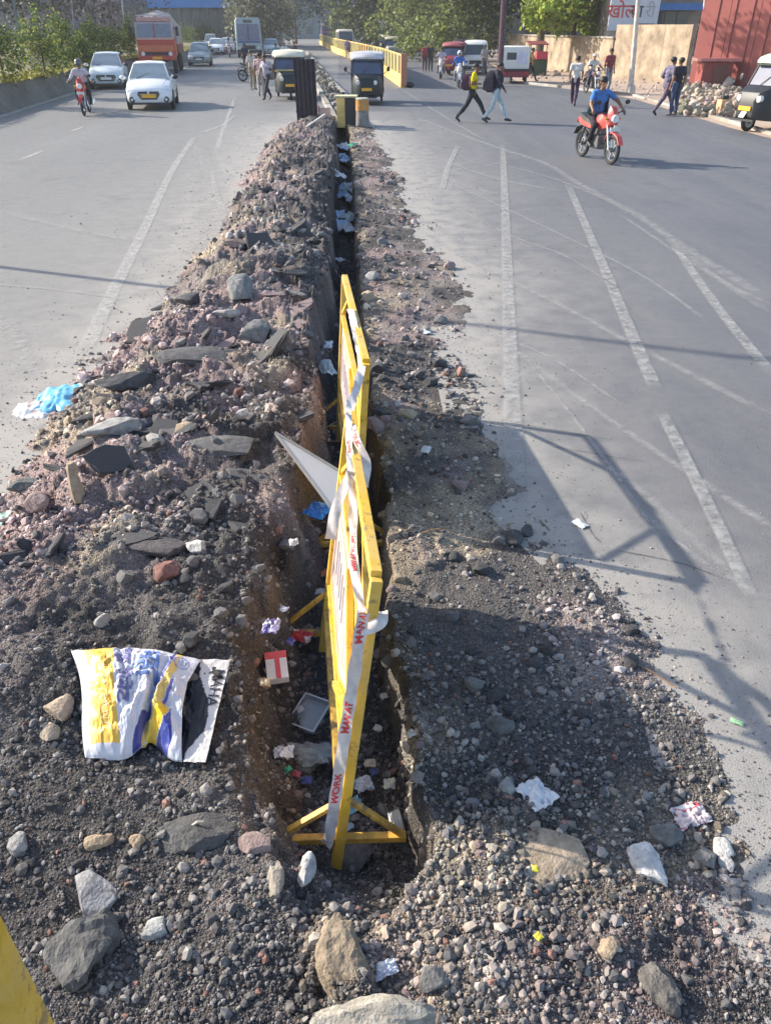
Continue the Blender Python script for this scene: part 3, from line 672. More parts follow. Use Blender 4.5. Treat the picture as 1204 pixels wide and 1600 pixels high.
def tree(loc, h, rad, label, col=(.075,.10,.035), n=5200, size=.3, trunk_r=.22, lo=.42, tip=(.16,.2,.05), group=None, lean=(0,0), name='tree', crowns=9, barkm=None):
    t_ = thing(name, label, 'tree', loc, group=group)
    rs = random.Random(int(abs(loc[0] * 31 + loc[1] * 7)))
    cs = []; rd = []
    for i in range(crowns):
        a = rs.uniform(0, 6.28); q_ = rs.random() ** .5 * rad * .75; cz = h * rs.uniform(lo + .08, .9)
        r_ = rad * rs.uniform(.36, .6); cs.append((math.cos(a) * q_ + lean[0] * .6, math.sin(a) * q_ + lean[1] * .6, cz)); rd.append((r_, r_, r_ * .72))
    tr = MB(); tr.tube([(0,0,-.1),(lean[0]*.12,lean[1]*.1,h*.2),(lean[0]*.3,lean[1]*.3,h*.42),(lean[0]*.6,lean[1]*.6,h*.7)], [trunk_r*1.25, trunk_r, trunk_r*.8, trunk_r*.3], 9)
    tr.build('trunk', barkm or mBark, t_, smooth=True)
    for c in cs[:6]:
        MB().tube([(lean[0]*.25,lean[1]*.25,h*.36),(c[0]*.5,c[1]*.5,(h*.36+c[2])/2),c], [trunk_r*.5, trunk_r*.32, trunk_r*.1], 6).build('limb', barkm or mBark, t_, smooth=True)
    foliage('crown', cs, rd, n, size, col, t_, tip=tip); return t_
def bush(px, py, w, h, label, col=(.09,.14,.035), tip=(.52,.54,.07), z=.84, n=2600, group='hedge bushes on the left wall', name='bush'):
    p = P(px, py, z); s_ = S(px, py, z); W_, H_ = w / s_ / 2, h / s_
    t_ = thing(name, label, 'bush', p, group=group)
    MB().tube([(0,0,-.1),(.02,0,H_*.3),(0,.03,H_*.55)], [.05,.04,.02], 6).build('stem', mBark, t_)
    foliage('foliage', [(0,0,H_*.42),(W_*.3,.2,H_*.4),(-W_*.3,-.1,H_*.38),(0,.1,H_*.62)], [(W_*.8,W_*.8,H_*.40),(W_*.62,W_*.6,H_*.34),(W_*.62,W_*.6,H_*.34),(W_*.62,W_*.6,H_*.36)], n, .11, col, t_, tip=tip); return t_
bl = [(8,128,80,100,'round dark bush with yellow tips cut by the left edge of the picture'),(72,118,76,90,'tall yellow-tipped bush right of the leaning dark pole'),(104,110,56,80,'bushy shrub between the leaning pole and the small car'),
      (148,98,46,66,'yellow-green pointed bush above the roof of the silver car'),(128,104,40,48,'low dark bush in front of the pointed one'),(178,92,50,46,'low clipped bush with yellow top left of the lorry'),(205,88,24,56,'narrow bright bush touching the lorry cab'),
      (292,72,44,34,'small yellow bush right behind the lorry tarpaulin'),(318,68,40,32,'middle low bush under the thin white poles'),(345,64,34,30,'last low bush left of the bus')]
for b_ in bl: bush(*b_[:4], b_[4], z=.84 if b_[0] < 230 else .5)
gr = foliage('dry_grass', [((wb[i].x+wb[i+1].x)/2-.8,(wb[i].y+wb[i+1].y)/2+.4,.92) for i in range(1,6)], [(abs(wb[i+1].x-wb[i].x)*.55+.3, abs(wb[i+1].y-wb[i].y)*.6+.3, .10) for i in range(1,6)], 5000, .13, (.26,.26,.06), None, tip=(.5,.42,.08)); tag(gr, kind='stuff')

# trees ahead and at right
def at_D(px, D, z=0): q_ = PD(px, 200, D); return Vector((q_.x, q_.y, z))
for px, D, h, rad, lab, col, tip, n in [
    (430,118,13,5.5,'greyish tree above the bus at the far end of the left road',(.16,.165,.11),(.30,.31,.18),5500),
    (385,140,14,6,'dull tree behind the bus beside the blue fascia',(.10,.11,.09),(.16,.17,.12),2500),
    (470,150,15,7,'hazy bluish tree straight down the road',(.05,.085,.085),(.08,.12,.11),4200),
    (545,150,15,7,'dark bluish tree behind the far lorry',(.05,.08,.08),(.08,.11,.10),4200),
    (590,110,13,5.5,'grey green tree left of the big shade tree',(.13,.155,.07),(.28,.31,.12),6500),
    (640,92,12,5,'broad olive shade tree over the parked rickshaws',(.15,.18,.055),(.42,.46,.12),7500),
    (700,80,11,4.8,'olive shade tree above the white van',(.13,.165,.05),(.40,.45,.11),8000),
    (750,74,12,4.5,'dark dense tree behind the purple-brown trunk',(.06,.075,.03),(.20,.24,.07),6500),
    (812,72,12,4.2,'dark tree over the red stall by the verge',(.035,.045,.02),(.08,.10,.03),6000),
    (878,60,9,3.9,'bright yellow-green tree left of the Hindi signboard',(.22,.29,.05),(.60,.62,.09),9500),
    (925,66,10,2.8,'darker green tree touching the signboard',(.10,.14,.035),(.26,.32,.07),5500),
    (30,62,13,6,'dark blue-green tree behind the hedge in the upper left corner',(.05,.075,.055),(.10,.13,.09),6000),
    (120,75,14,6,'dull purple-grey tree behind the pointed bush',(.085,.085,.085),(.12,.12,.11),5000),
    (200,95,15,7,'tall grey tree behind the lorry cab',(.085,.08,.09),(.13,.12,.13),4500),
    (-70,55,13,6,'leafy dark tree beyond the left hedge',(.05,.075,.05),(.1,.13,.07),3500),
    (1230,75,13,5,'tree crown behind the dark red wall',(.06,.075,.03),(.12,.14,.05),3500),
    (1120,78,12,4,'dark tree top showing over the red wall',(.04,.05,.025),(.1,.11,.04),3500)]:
    low = .12 if px in (30,120,200,470,545,-70) else (.06 if D > 70 else .20)
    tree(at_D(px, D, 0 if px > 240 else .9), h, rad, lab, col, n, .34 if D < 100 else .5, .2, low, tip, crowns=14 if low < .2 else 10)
# near purple-brown trunk and its neighbour
for px, py, w, lab, cl in [(777,152,9,'straight purple-brown tree trunk rising behind the walker in the dark jacket',(.10,.055,.075)),(838,112,12,'leaning brown tree trunk beside the white goods rickshaw',(.12,.09,.07))]:
    p = P(px, 135 if px < 800 else py); s_ = S(px, 135 if px < 800 else py); w_ = w / s_ / 2
    t_ = thing('tree', lab, 'tree', p); MB().tube([(0,0,-.1),(.05,0,1.5),(.02,0,3.2),(.2 if px > 800 else 0,0,5.2),(.4,0,8)], [w_*1.3,w_,w_*.95,w_*.8,w_*.4], 9).build('trunk', M('bark_%d' % px, cl, .9, var=.35, scale=7, bump=.02), t_, smooth=True)
    foliage('crown', [(0,0,7.4),(1.6,.5,6.9),(-1.5,.8,7.1),(.4,1.5,8.2)], [(2.2,2,1.5)]*4, 3600, .26, (.05,.065,.025), t_, tip=(.14,.17,.05))

# ------------------------------------------------------------------ buildings, walls, sign
def wall_between(a, b_, h, th, mat, name, label, cat='wall', panels=1, cap=None, z0=-.1):
    t_ = thing(name, label, cat, a); d = b_ - a; n = d.normalized(); nx = Vector((-n.y, n.x, 0)) * th
    for i in range(panels):
        p, q_ = d * (i / panels), d * ((i + 1) / panels) - n * .02
        MB().prism([p + Vector((0,0,z0)), q_ + Vector((0,0,z0)), q_ + Vector((0,0,h)), p + Vector((0,0,h))], nx).build('wall_panel', mat, t_, bevel=.01)
    if cap: MB().bar(Vector((0,0,h + .05)) + nx * .5, d + Vector((0,0,h + .05)) + nx * .5, th + .14, .1).build('coping', cap, t_)
    return t_, d, n
mBeige = M('streaked_beige_plaster', (.32,.25,.18), .9, var=.55, scale=1.3, bump=.006, bscale=6); mRedW = M('dark_red_painted_metal', (.285,.075,.065), .6, var=.16, scale=.7); mRedP = M('pink_red_strip', (.52,.20,.18), .6)
t_, d, n_ = wall_between(P(790,100), P(950,121), 2.0, .25, mBeige, 'compound_wall', 'streaked beige compound wall under the bright green tree', panels=5, cap=mConc)
t_, d, n_ = wall_between(P(952,121), P(1066,131), 2.7, .25, mBeige, 'compound_wall', 'beige plastered wall below the Hindi signboard', panels=3)
ra, rb_ = P(1074,134), P(1420,152)
t_, d, n_ = wall_between(ra, rb_, 4.15, .2, mRedW, 'site_hoarding', 'tall dark red sheet hoarding behind the rubble on the verge', 'hoarding', panels=7)
for i in range(1, 12): MB().bar(d * (i/12) - Vector((0,.03,0)) + Vector((0,0,0)), d * (i/12) - Vector((0,.03,0)) + Vector((0,0,4.1)), .04, .03).build('seam_strip', M('red_seam', (.21,.055,.05), .6), t_)
MB().bar(Vector((-.05,-.1,4.2)), d + Vector((0,-.1,4.2)), .1, .08).build('top_rail', M('violet_rail', (.3,.25,.38), .6), t_)
# kiosk against the hoarding
k = P(1108,138); s_ = S(1108,138); kt = thing('red_booth', 'small dark red booth with a pinkish shelf against the red hoarding', 'booth', k)
MB().box((-.75,-.5,0),(.75,.3,1.15)).build('body', M('booth_red', (.26,.06,.05), .6), kt, bevel=.02); MB().box((-.3+.1,-.53,.05),(.5,-.502,1.0)).build('door', M('booth_brown', (.17,.07,.05), .6), kt)
MB().box((-1.0,-.65,1.18),(1.05,.35,1.30)).build('shelf', mRedP, kt, bevel=.01)
# white leaning pipe post (near the hoarding) and grey pole
for nm, a, b_, w, mt, lab in [('pipe_post', (1088,134), (1106,-60), .13, M('pinkish_white_paint', (.66,.52,.49), .6), 'thin pinkish white post leaning before the red hoarding'),
                              ('lamp_pole', (984,147), (1004,-90), .20, M('cream_grey_paint', (.55,.50,.45), .6, var=.3, scale=4), 'tall cream lamp pole standing in front of the Hindi signboard')]:
    p = P(*a); D_ = math.hypot(p.x*Fv[0]+p.y*Fv[1], 0); e = PD(b_[0], b_[1], p.x*Fv[0]+p.y*Fv[1])
    t_ = thing(nm, lab, 'pole', p); e = e - p; MB().tube([(0,0,-.1), e * .5, e], [w*.62, w*.5, w*.42], 10).build('shaft', mt, t_, smooth=True)
    MB().tube([(0,0,0),(0,0,.35)], [w*1.1, w*.9], 10).build('base_collar', mt, t_, smooth=True)
    if nm == 'lamp_pole': MB().tube([e, e + Vector((-.4,0,.4)), e + Vector((-1.5,0,.6))], [.05,.045,.04], 8).build('arm', mt, t_); MB().box(tuple(e + Vector((-2.1,-.15,.5))), tuple(e + Vector((-1.4,.15,.65)))).build('lamp_head', mGal, t_, bevel=.03)
# text
def text_mesh(body, size, name, mat, parent=None, matrix=None, extr=.0, fn=None, align='CENTER', bold=0):
    cu = bpy.data.curves.new('t', 'FONT'); cu.body = body; cu.size = size; cu.align_x = align; cu.align_y = 'CENTER'; cu.extrude = extr; cu.offset = bold; cu.resolution_u = 3
    ob = bpy.data.objects.new('t', cu); COL.objects.link(ob); dg = bpy.context.evaluated_depsgraph_get(); me = bpy.data.meshes.new_from_object(ob.evaluated_get(dg)); bpy.data.objects.remove(ob)
    me.name = name; me.materials.clear(); me.materials.append(mat)
    if fn:
        bm = bmesh.new(); bm.from_mesh(me); bmesh.ops.triangulate(bm, faces=bm.faces)
        for q_ in range(2):
            lo_ = [e for e in bm.edges if e.calc_length() > size * .15]
            if lo_: bmesh.ops.subdivide_edges(bm, edges=lo_, cuts=1); bmesh.ops.triangulate(bm, faces=bm.faces)
        for v in bm.verts: v.co = fn(v.co.x, v.co.y)
        bm.to_mesh(me); bm.free()
    o = link(name, me, parent)
    if matrix is not None: o.matrix_local = matrix
    return o
mInkR = M('red_lettering', (.60,.10,.07), .6); mInkD = M('dark_lettering', (.05,.05,.06), .6); mInkB = M('blue_print', (.10,.13,.42), .6)
# signboard building
sb = P(955,116); Ds = sb.x*Fv[0]+sb.y*Fv[1]
def fp(px, py, D): return PD(px, py, D)
b0 = fp(948,48,Ds-1); b1 = fp(1024,48,Ds-1); top = fp(948,-12,Ds-1).z; bz = b0.z
st = thing('signboard', 'white Hindi signboard with red and grey letters above the beige wall', 'sign', b0); wv = b1 - b0; nx = Vector((wv.y, -wv.x, 0)).normalized()
MB().prism([Vector((0,0,.0)), Vector((wv.x,wv.y,0)), Vector((wv.x,wv.y,top-bz)), Vector((0,0,top-bz))], -nx*.12).build('board', M('sign_white', (.62,.62,.66), .5, var=.08), st, bevel=.01)
ang = math.atan2(wv.y, wv.x); Lw = wv.length
def sign_m(u, z): return Matrix.Translation(Vector((wv.x*u, wv.y*u, z)) + nx*.012) @ Matrix.Rotation(ang, 4, 'Z') @ Matrix.Rotation(math.pi/2, 4, 'X')
H_ = top - bz
text_mesh('खोल', H_*.50, 'lettering', mInkR, st, sign_m(.24, H_*.50), bold=.012); text_mesh('वा', H_*.46, 'lettering', mInkD, st, sign_m(.55, H_*.50), bold=.01); text_mesh('री', H_*.46, 'lettering', M('grey_lettering', (.4,.4,.42), .6), st, sign_m(.82, H_*.50))
MB().prism([Vector((wv.x*.6,wv.y*.6,H_*.13))+nx*.01, Vector((wv.x*.95,wv.y*.95,H_*.13))+nx*.01, Vector((wv.x*.95,wv.y*.95,H_*.19))+nx*.01, Vector((wv.x*.6,wv.y*.6,H_*.19))+nx*.01], nx*.003).build('lettering', mInkD, st)
# building with ledge behind the sign
a0 = fp(952,0,Ds); a1 = fp(1100,0,Ds)
bt = thing('shop_building', 'low beige shop building with a ledge behind the Hindi signboard', 'building', (a0.x, a0.y, 0)); dv = Vector((a1.x-a0.x, a1.y-a0.y, 0)); bn = dv.normalized(); bb = Vector((-bn.y, bn.x, 0))
MB().prism([Vector((0,0,2.6))+bb*.4, dv+Vector((0,0,2.6))+bb*.4, dv+Vector((0,0,5.5))+bb*.4, Vector((0,0,5.5))+bb*.4], bb*6).build('wall', M('grey_brown_plaster', (.25,.2,.16), .9, var=.3, scale=.8), bt)
z48 = fp(960,48,Ds-1).z; z60 = fp(960,62,Ds-1).z
MB().prism([Vector((0,0,z60))-bb*.6, dv*.5+Vector((0,0,z60))-bb*.6, dv*.5+Vector((0,0,z48-.03))-bb*.6, Vector((0,0,z48-.03))-bb*.6], bb*1.1).build('ledge', M('pale_ledge', (.45,.40,.36), .8), bt, bevel=.02)
for i in range(3):
    z_ = fp(1050,46,Ds).z; zt = fp(1050,18,Ds).z; u0 = .5+i*.13; MB().prism([dv*u0+Vector((0,0,z_))+bb*.38, dv*(u0+.12)+Vector((0,0,z_))+bb*.38, dv*(u0+.12)+Vector((0,0,zt))+bb*.38, dv*u0+Vector((0,0,zt))+bb*.38], -bb*.05).build('window', mGlass, bt)
zt = fp(1050,16,Ds).z; zc = fp(1050,5,Ds).z
MB().prism([dv*.48+Vector((0,0,zt))-bb*.3, dv*.98+Vector((0,0,zt))-bb*.3, dv*.98+Vector((0,0,zc))-bb*.3, dv*.48+Vector((0,0,zc))-bb*.3], bb*.5).build('fascia', M('blue_fascia', (.06,.17,.42), .5), bt)
MB().prism([Vector((0,0,0))+bb*.3, dv+bb*.3, dv+Vector((0,0,2.6))+bb*.3, Vector((0,0,2.6))+bb*.3], bb*6).build('wall', mBeige, bt)
# far left glazed building with blue fascia
A = at_D(225, 128); B_ = at_D(440, 128); ft = thing('glass_building', 'long dark glazed showroom with a bright blue fascia far down the left side', 'building', A); d = B_ - A; nb = Vector((-d.y, d.x, 0)).normalized()
mBG = M('blue_grey_cladding', (.10,.135,.17), .6, var=.2, scale=.3)
MB().prism([Vector((0,0,0)), d, d+Vector((0,0,9)), Vector((0,0,9))], nb*10).build('wall', mBG, ft)
for i in range(16):
    u = (i+.08)/16; v = (i+.92)/16
    MB().prism([d*u+Vector((0,0,1.2)), d*v+Vector((0,0,1.2)), d*v+Vector((0,0,5.0)), d*u+Vector((0,0,4.3))], -nb*.05).build('window', M('bluish_glass', (.055,.085,.11), .15, spec=.8), ft)
MB().prism([d*.16+Vector((0,0,4.75)), d*.84+Vector((0,0,4.75)), d*.84+Vector((0,0,7.4)), d*.16+Vector((0,0,7.4))], -nb*.6).build('fascia', M('bright_blue_fascia', (.05,.24,.62), .45), ft, bevel=.03)
MB().prism([d*.70+Vector((0,0,4.85)), d*.93+Vector((0,0,4.85)), d*.90+Vector((0,0,7.2)), d*.62+Vector((0,0,7.2))], -nb*.8).build('fascia', M('pale_fascia', (.45,.5,.55), .5), ft)
# purple-grey blocks far behind
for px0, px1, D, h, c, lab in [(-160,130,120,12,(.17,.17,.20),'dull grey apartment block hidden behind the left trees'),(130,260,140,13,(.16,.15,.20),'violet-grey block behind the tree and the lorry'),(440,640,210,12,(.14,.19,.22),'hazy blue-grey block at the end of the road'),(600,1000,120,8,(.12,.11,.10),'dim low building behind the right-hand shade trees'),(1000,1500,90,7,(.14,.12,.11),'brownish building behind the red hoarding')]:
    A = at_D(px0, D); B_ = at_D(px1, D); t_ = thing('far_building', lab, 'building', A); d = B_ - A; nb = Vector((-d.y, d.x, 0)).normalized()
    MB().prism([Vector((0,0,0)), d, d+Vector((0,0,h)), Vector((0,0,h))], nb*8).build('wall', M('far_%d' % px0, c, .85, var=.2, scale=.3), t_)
    nw = int(d.length / 3)
    for i in range(nw):
        for zz in (1.0, 4.2, 7.6):
            if zz + 1.6 < h: MB().prism([d*((i+.25)/nw)+Vector((0,0,zz)), d*((i+.75)/nw)+Vector((0,0,zz)), d*((i+.75)/nw)+Vector((0,0,zz+1.5)), d*((i+.25)/nw)+Vector((0,0,zz+1.5))], -nb*.06).build('window', M('far_window', (.06,.07,.09), .3), t_)
# poles on the left
mPaleP = M('pale_pole', (.6,.6,.6), .5)
for nm, px, py, tx, D, w, mt, lab in [('utility_pole',44,112,8,None,.14,M('dark_teal_pole',(.10,.13,.16),.5),'dark teal pole leaning at the far left between two bushes'),
    ('light_pole',200,92,184,None,.10,mPaleP,'slim pale pole rising between low bush and lorry'),('light_pole',186,74,172,None,.08,M('pinkish_pole',(.45,.33,.33),.6),'thin pinkish pole just left of the slim pale pole'),
    ('light_pole',313,60,306,None,.12,mPaleP,'left one of two thin white poles before the blue fascia'),('light_pole',340,58,333,None,.12,mPaleP,'right one of two thin white poles before the blue fascia'),('utility_pole',262,60,254,None,.12,M('rusty_pole',(.35,.18,.10),.7),'rusty pole behind the lorry tarpaulin'),
    ('utility_pole',119,96,108,None,.09,M('violet_grey_pole',(.28,.26,.32),.6),'faint grey pole behind the bushes near the silver car')]:
    p = P(px, py, .3); Dp = p.x*Fv[0]+p.y*Fv[1]; e = PD(tx, -60, Dp) - p; t_ = thing(nm, lab, 'pole', p); MB().tube([(0,0,-.4), e*.5, e], [w*.6, w*.5, w*.42], 8).build('shaft', mt, t_, smooth=True)
    MB().tube([(0,0,-.3),(0,0,.25)], [w*1.0, w*.8], 8).build('base_collar', mt, t_)
# thin lamp posts near the far middle
for px, py, lab in [(577,70,'orange-topped thin post far down the middle'),(592,68,'grey thin post far down the middle'),(552,75,'thin pale post beside the beige minibus')]:
    p = P(px, py); Dp = p.x*Fv[0]+p.y*Fv[1]; e = PD(px+1, 5, Dp) - p; t_ = thing('street_post', lab, 'pole', p); MB().tube([(0,0,0), e], [.1,.08], 6).build('shaft', mGal, t_); MB().box(tuple(e+Vector((-.4,-.1,0))), tuple(e+Vector((.4,.1,.5)))).build('head', M('post_orange', (.6,.3,.12), .6) if px == 577 else mGal, t_, bevel=.04)
# the street lamp off to the left whose long shadow lies across both carriageways
lp = P(1120,554) - SH * 13.0; lt = thing('street_lamp', 'tall street lamp out on the left whose thin shadow crosses both carriageways', 'street lamp', (lp.x, lp.y, 0))
MB().tube([(0,0,0),(0,0,4),(0,0,6.8)], [.065,.05,.042], 12).build('pole', mGal, lt, smooth=True); MB().tube([(0,0,6.7),(.5,0,7.1),(1.4,-.1,7.2)], [.05,.045,.04], 8).build('arm', mGal, lt, smooth=True); MB().box((1.3,-.25,7.12),(2.0,.05,7.26)).build('lamp_head', mGal, lt, bevel=.03)

# ------------------------------------------------------------------ yellow median fence
fpts = [P(630,137), P(597,114), P(560,97)*1, P(528,84), P(500,69)]
ft = thing('median_fence', 'yellow railing with wide posts on a low wall dividing the road ahead', 'fence', fpts[0])
mOl = M('olive_infill', (.30,.26,.10), .7); mPY = M('pale_yellow_post', (.72,.62,.36), .6); mOr = M('orange_post', (.68,.30,.12), .6)
for i in range(len(fpts) - 1):
    a, b_ = fpts[i] - fpts[0], fpts[i + 1] - fpts[0]; n = max(3, int((b_ - a).length / 1.85)); 
    if i > 2: n = n // 2
    MB().bar(a + Vector((0,0,.28)), b_ + Vector((0,0,.28)), .3, .56).build('base_wall', mYelW, ft, bevel=.02)
    MB().bar(a + Vector((0,0,1.38)), b_ + Vector((0,0,1.38)), .09, .08).build('top_rail', mYelW, ft); MB().bar(a + Vector((0,0,.95)), b_ + Vector((0,0,.95)), .02, .75).build('infill_panel', mOl, ft)
    for j in range(n):
        q_ = a.lerp(b_, j / n); MB().box((q_.x-.11,q_.y-.13,.5),(q_.x+.09,q_.y+.13,1.4)).build('post', mOr if i == 1 and j > n*.5 else mPY, ft)
MB().box((-.14,-.2,.1),(.16,.12,1.48)).build('end_post', M('rusty_orange', (.42,.17,.10), .6), ft, bevel=.03)
q_ = P(640,137); tg = thing('rubber_foot', 'small dark weight lying at the near end of the yellow fence', 'weight', q_); MB().ell((0,0,.13),(.22,.16,.14)).build('body', mDark, tg, smooth=True)

# black corrugated sheet
a = P(481,196); mCor = M('black_violet_sheet', (.035,.028,.045), .5, var=.3, scale=5); e = PD(478,92, a.x*Fv[0]+a.y*Fv[1]); Hc = e.z
ct = thing('corrugated_sheet', 'tall black corrugated sheet standing upright at the far end of the dig', 'barrier', a, rz=R(8), ry=R(-1.5))
mb = MB(); prof = []
for i in range(11): prof.append((-.33 + i * .066, 0 if i % 2 else -.055))
rb2 = [[(x + (z / Hc) * -.0, y - .15 * z / Hc, z) for x, y in prof] + [(x, y + .012 - .15 * z / Hc, z) for x, y in prof[::-1]] for z in (-.1, Hc * .5, Hc)]
mb.loft(rb2).build('sheet', mCor, ct); MB().bar((-.34,.02,.4),(.34,.02,.4),.05).build('crossbar', mDark, ct); MB().bar((-.34,-.12,Hc-.2),(.34,-.12,Hc-.2),.05).build('crossbar', mDark, ct)
MB().bar((.30,.1,0),(.28,.02,Hc*.95),.05).build('upright', mDark, ct)
# cast blocks in black and yellow
a = P(541,196); s_ = S(541,196); bt = thing('crash_block', 'concrete block striped yellow and black where the trench begins', 'block', a, rz=R(-4))
for j, (x0_, x1_, mt) in enumerate([(-.28,-.02,mYelW),(-.018,.34,mDark)]): MB().prism([(x0_,-.2,-.05),(x1_,-.2,-.05),(x1_,-.14,.78),(x0_,-.14,.78)], (0,.5,0)).build('band', mt, bt, bevel=.02)
MB().box((-.32,-.16,.782),(.36,.38,.83)).build('cap', M('pale_yellow_cap', (.6,.58,.36), .7), bt, bevel=.015)
a = P(566,198); bt = thing('drum', 'grey drum with a weathered orange band beside the striped block', 'drum', a)
MB().tube([(0,0,-.05),(0,0,.05),(0,0,.45)], [.21,.21,.2], 16).build('body', M('grey_drum', (.24,.23,.22), .8, var=.3), bt, smooth=True); MB().tube([(0,0,.452),(0,0,.76)], [.212,.205], 16).build('band', M('orange_band', (.50,.25,.07), .7, var=.3), bt, smooth=True); MB().tube([(0,0,.762),(0,0,.79)], [.215,.19], 16).build('lid', M('drum_lid', (.5,.48,.4), .7), bt, smooth=True)
a = P(508,196); bt = thing('red_board', 'small pinkish board leaning beside the black corrugated sheet', 'board', a, rx=R(-12)); MB().box((-.16,0,-.05),(.18,.03,.5)).build('panel', M('pinkish_board', (.5,.36,.33), .7), bt); MB().box((-.2,-.01,-.05),(-.165,.04,.55)).build('edge_strip', M('maroon_strip', (.25,.04,.05), .6), bt)
a = P(480,200,.25); tag(MB().bar(a + Vector((-.1,-.2,.0)), a + Vector((.5,.2,.32)), .06, .03).build('wooden_batten', M('pale_batten', (.5,.48,.45), .7)), 'pale batten lying across the foot of the black sheet', 'batten')

# ================================================================== VEHICLES
def ground_place(px, py): return P(px, py, 0)
ROADL = R(5.3)
def wheel(parent, x, y, r, w, mt=None, side=1, rimm=None):
    mb = MB(); mb.torus((0,0,0), r - w*.42, w*.46, 'x', 22, 8); wo = mb.build('wheel', mBlk, parent, smooth=True); wo.location = (x, y, r)
    MB().tube([(-w*.25,0,0),(-w*.1,0,0),(w*.1,0,0),(w*.28,0,0)], [r*.62,r*.60,r*.60,r*.62], 18).build('rim', rimm or mRim, wo, smooth=True); MB().tube([(-w*.34,0,0),(w*.34,0,0)], r*.18, 10).build('hub', mDark, wo)
    return wo
def sect(w, zb, zt, crown=.03, n=0):
    half = [(0,zb),(w*.80,zb),(w*.97,zb+.10),(w,zb+(zt-zb)*.45),(w*.985,zt-.14),(w*.92,zt-.03),(w*.72,zt+crown*.5),(0,zt+crown)]
    return half + [(-x, z) for x, z in half[::-1][1:-1]]
def quad_panel(name, mat, parent, pts, off=.006, shrink=.0):
    p = [Vector(q_) for q_ in pts]; c = sum(p, Vector()) / len(p); n = (p[1]-p[0]).cross(p[2]-p[0]).normalized()
    p = [c + (q_ - c) * (1 - shrink) for q_ in p]; return MB().prism([q_ + n*off for q_ in p], -n*.012).build(name, mat, parent)
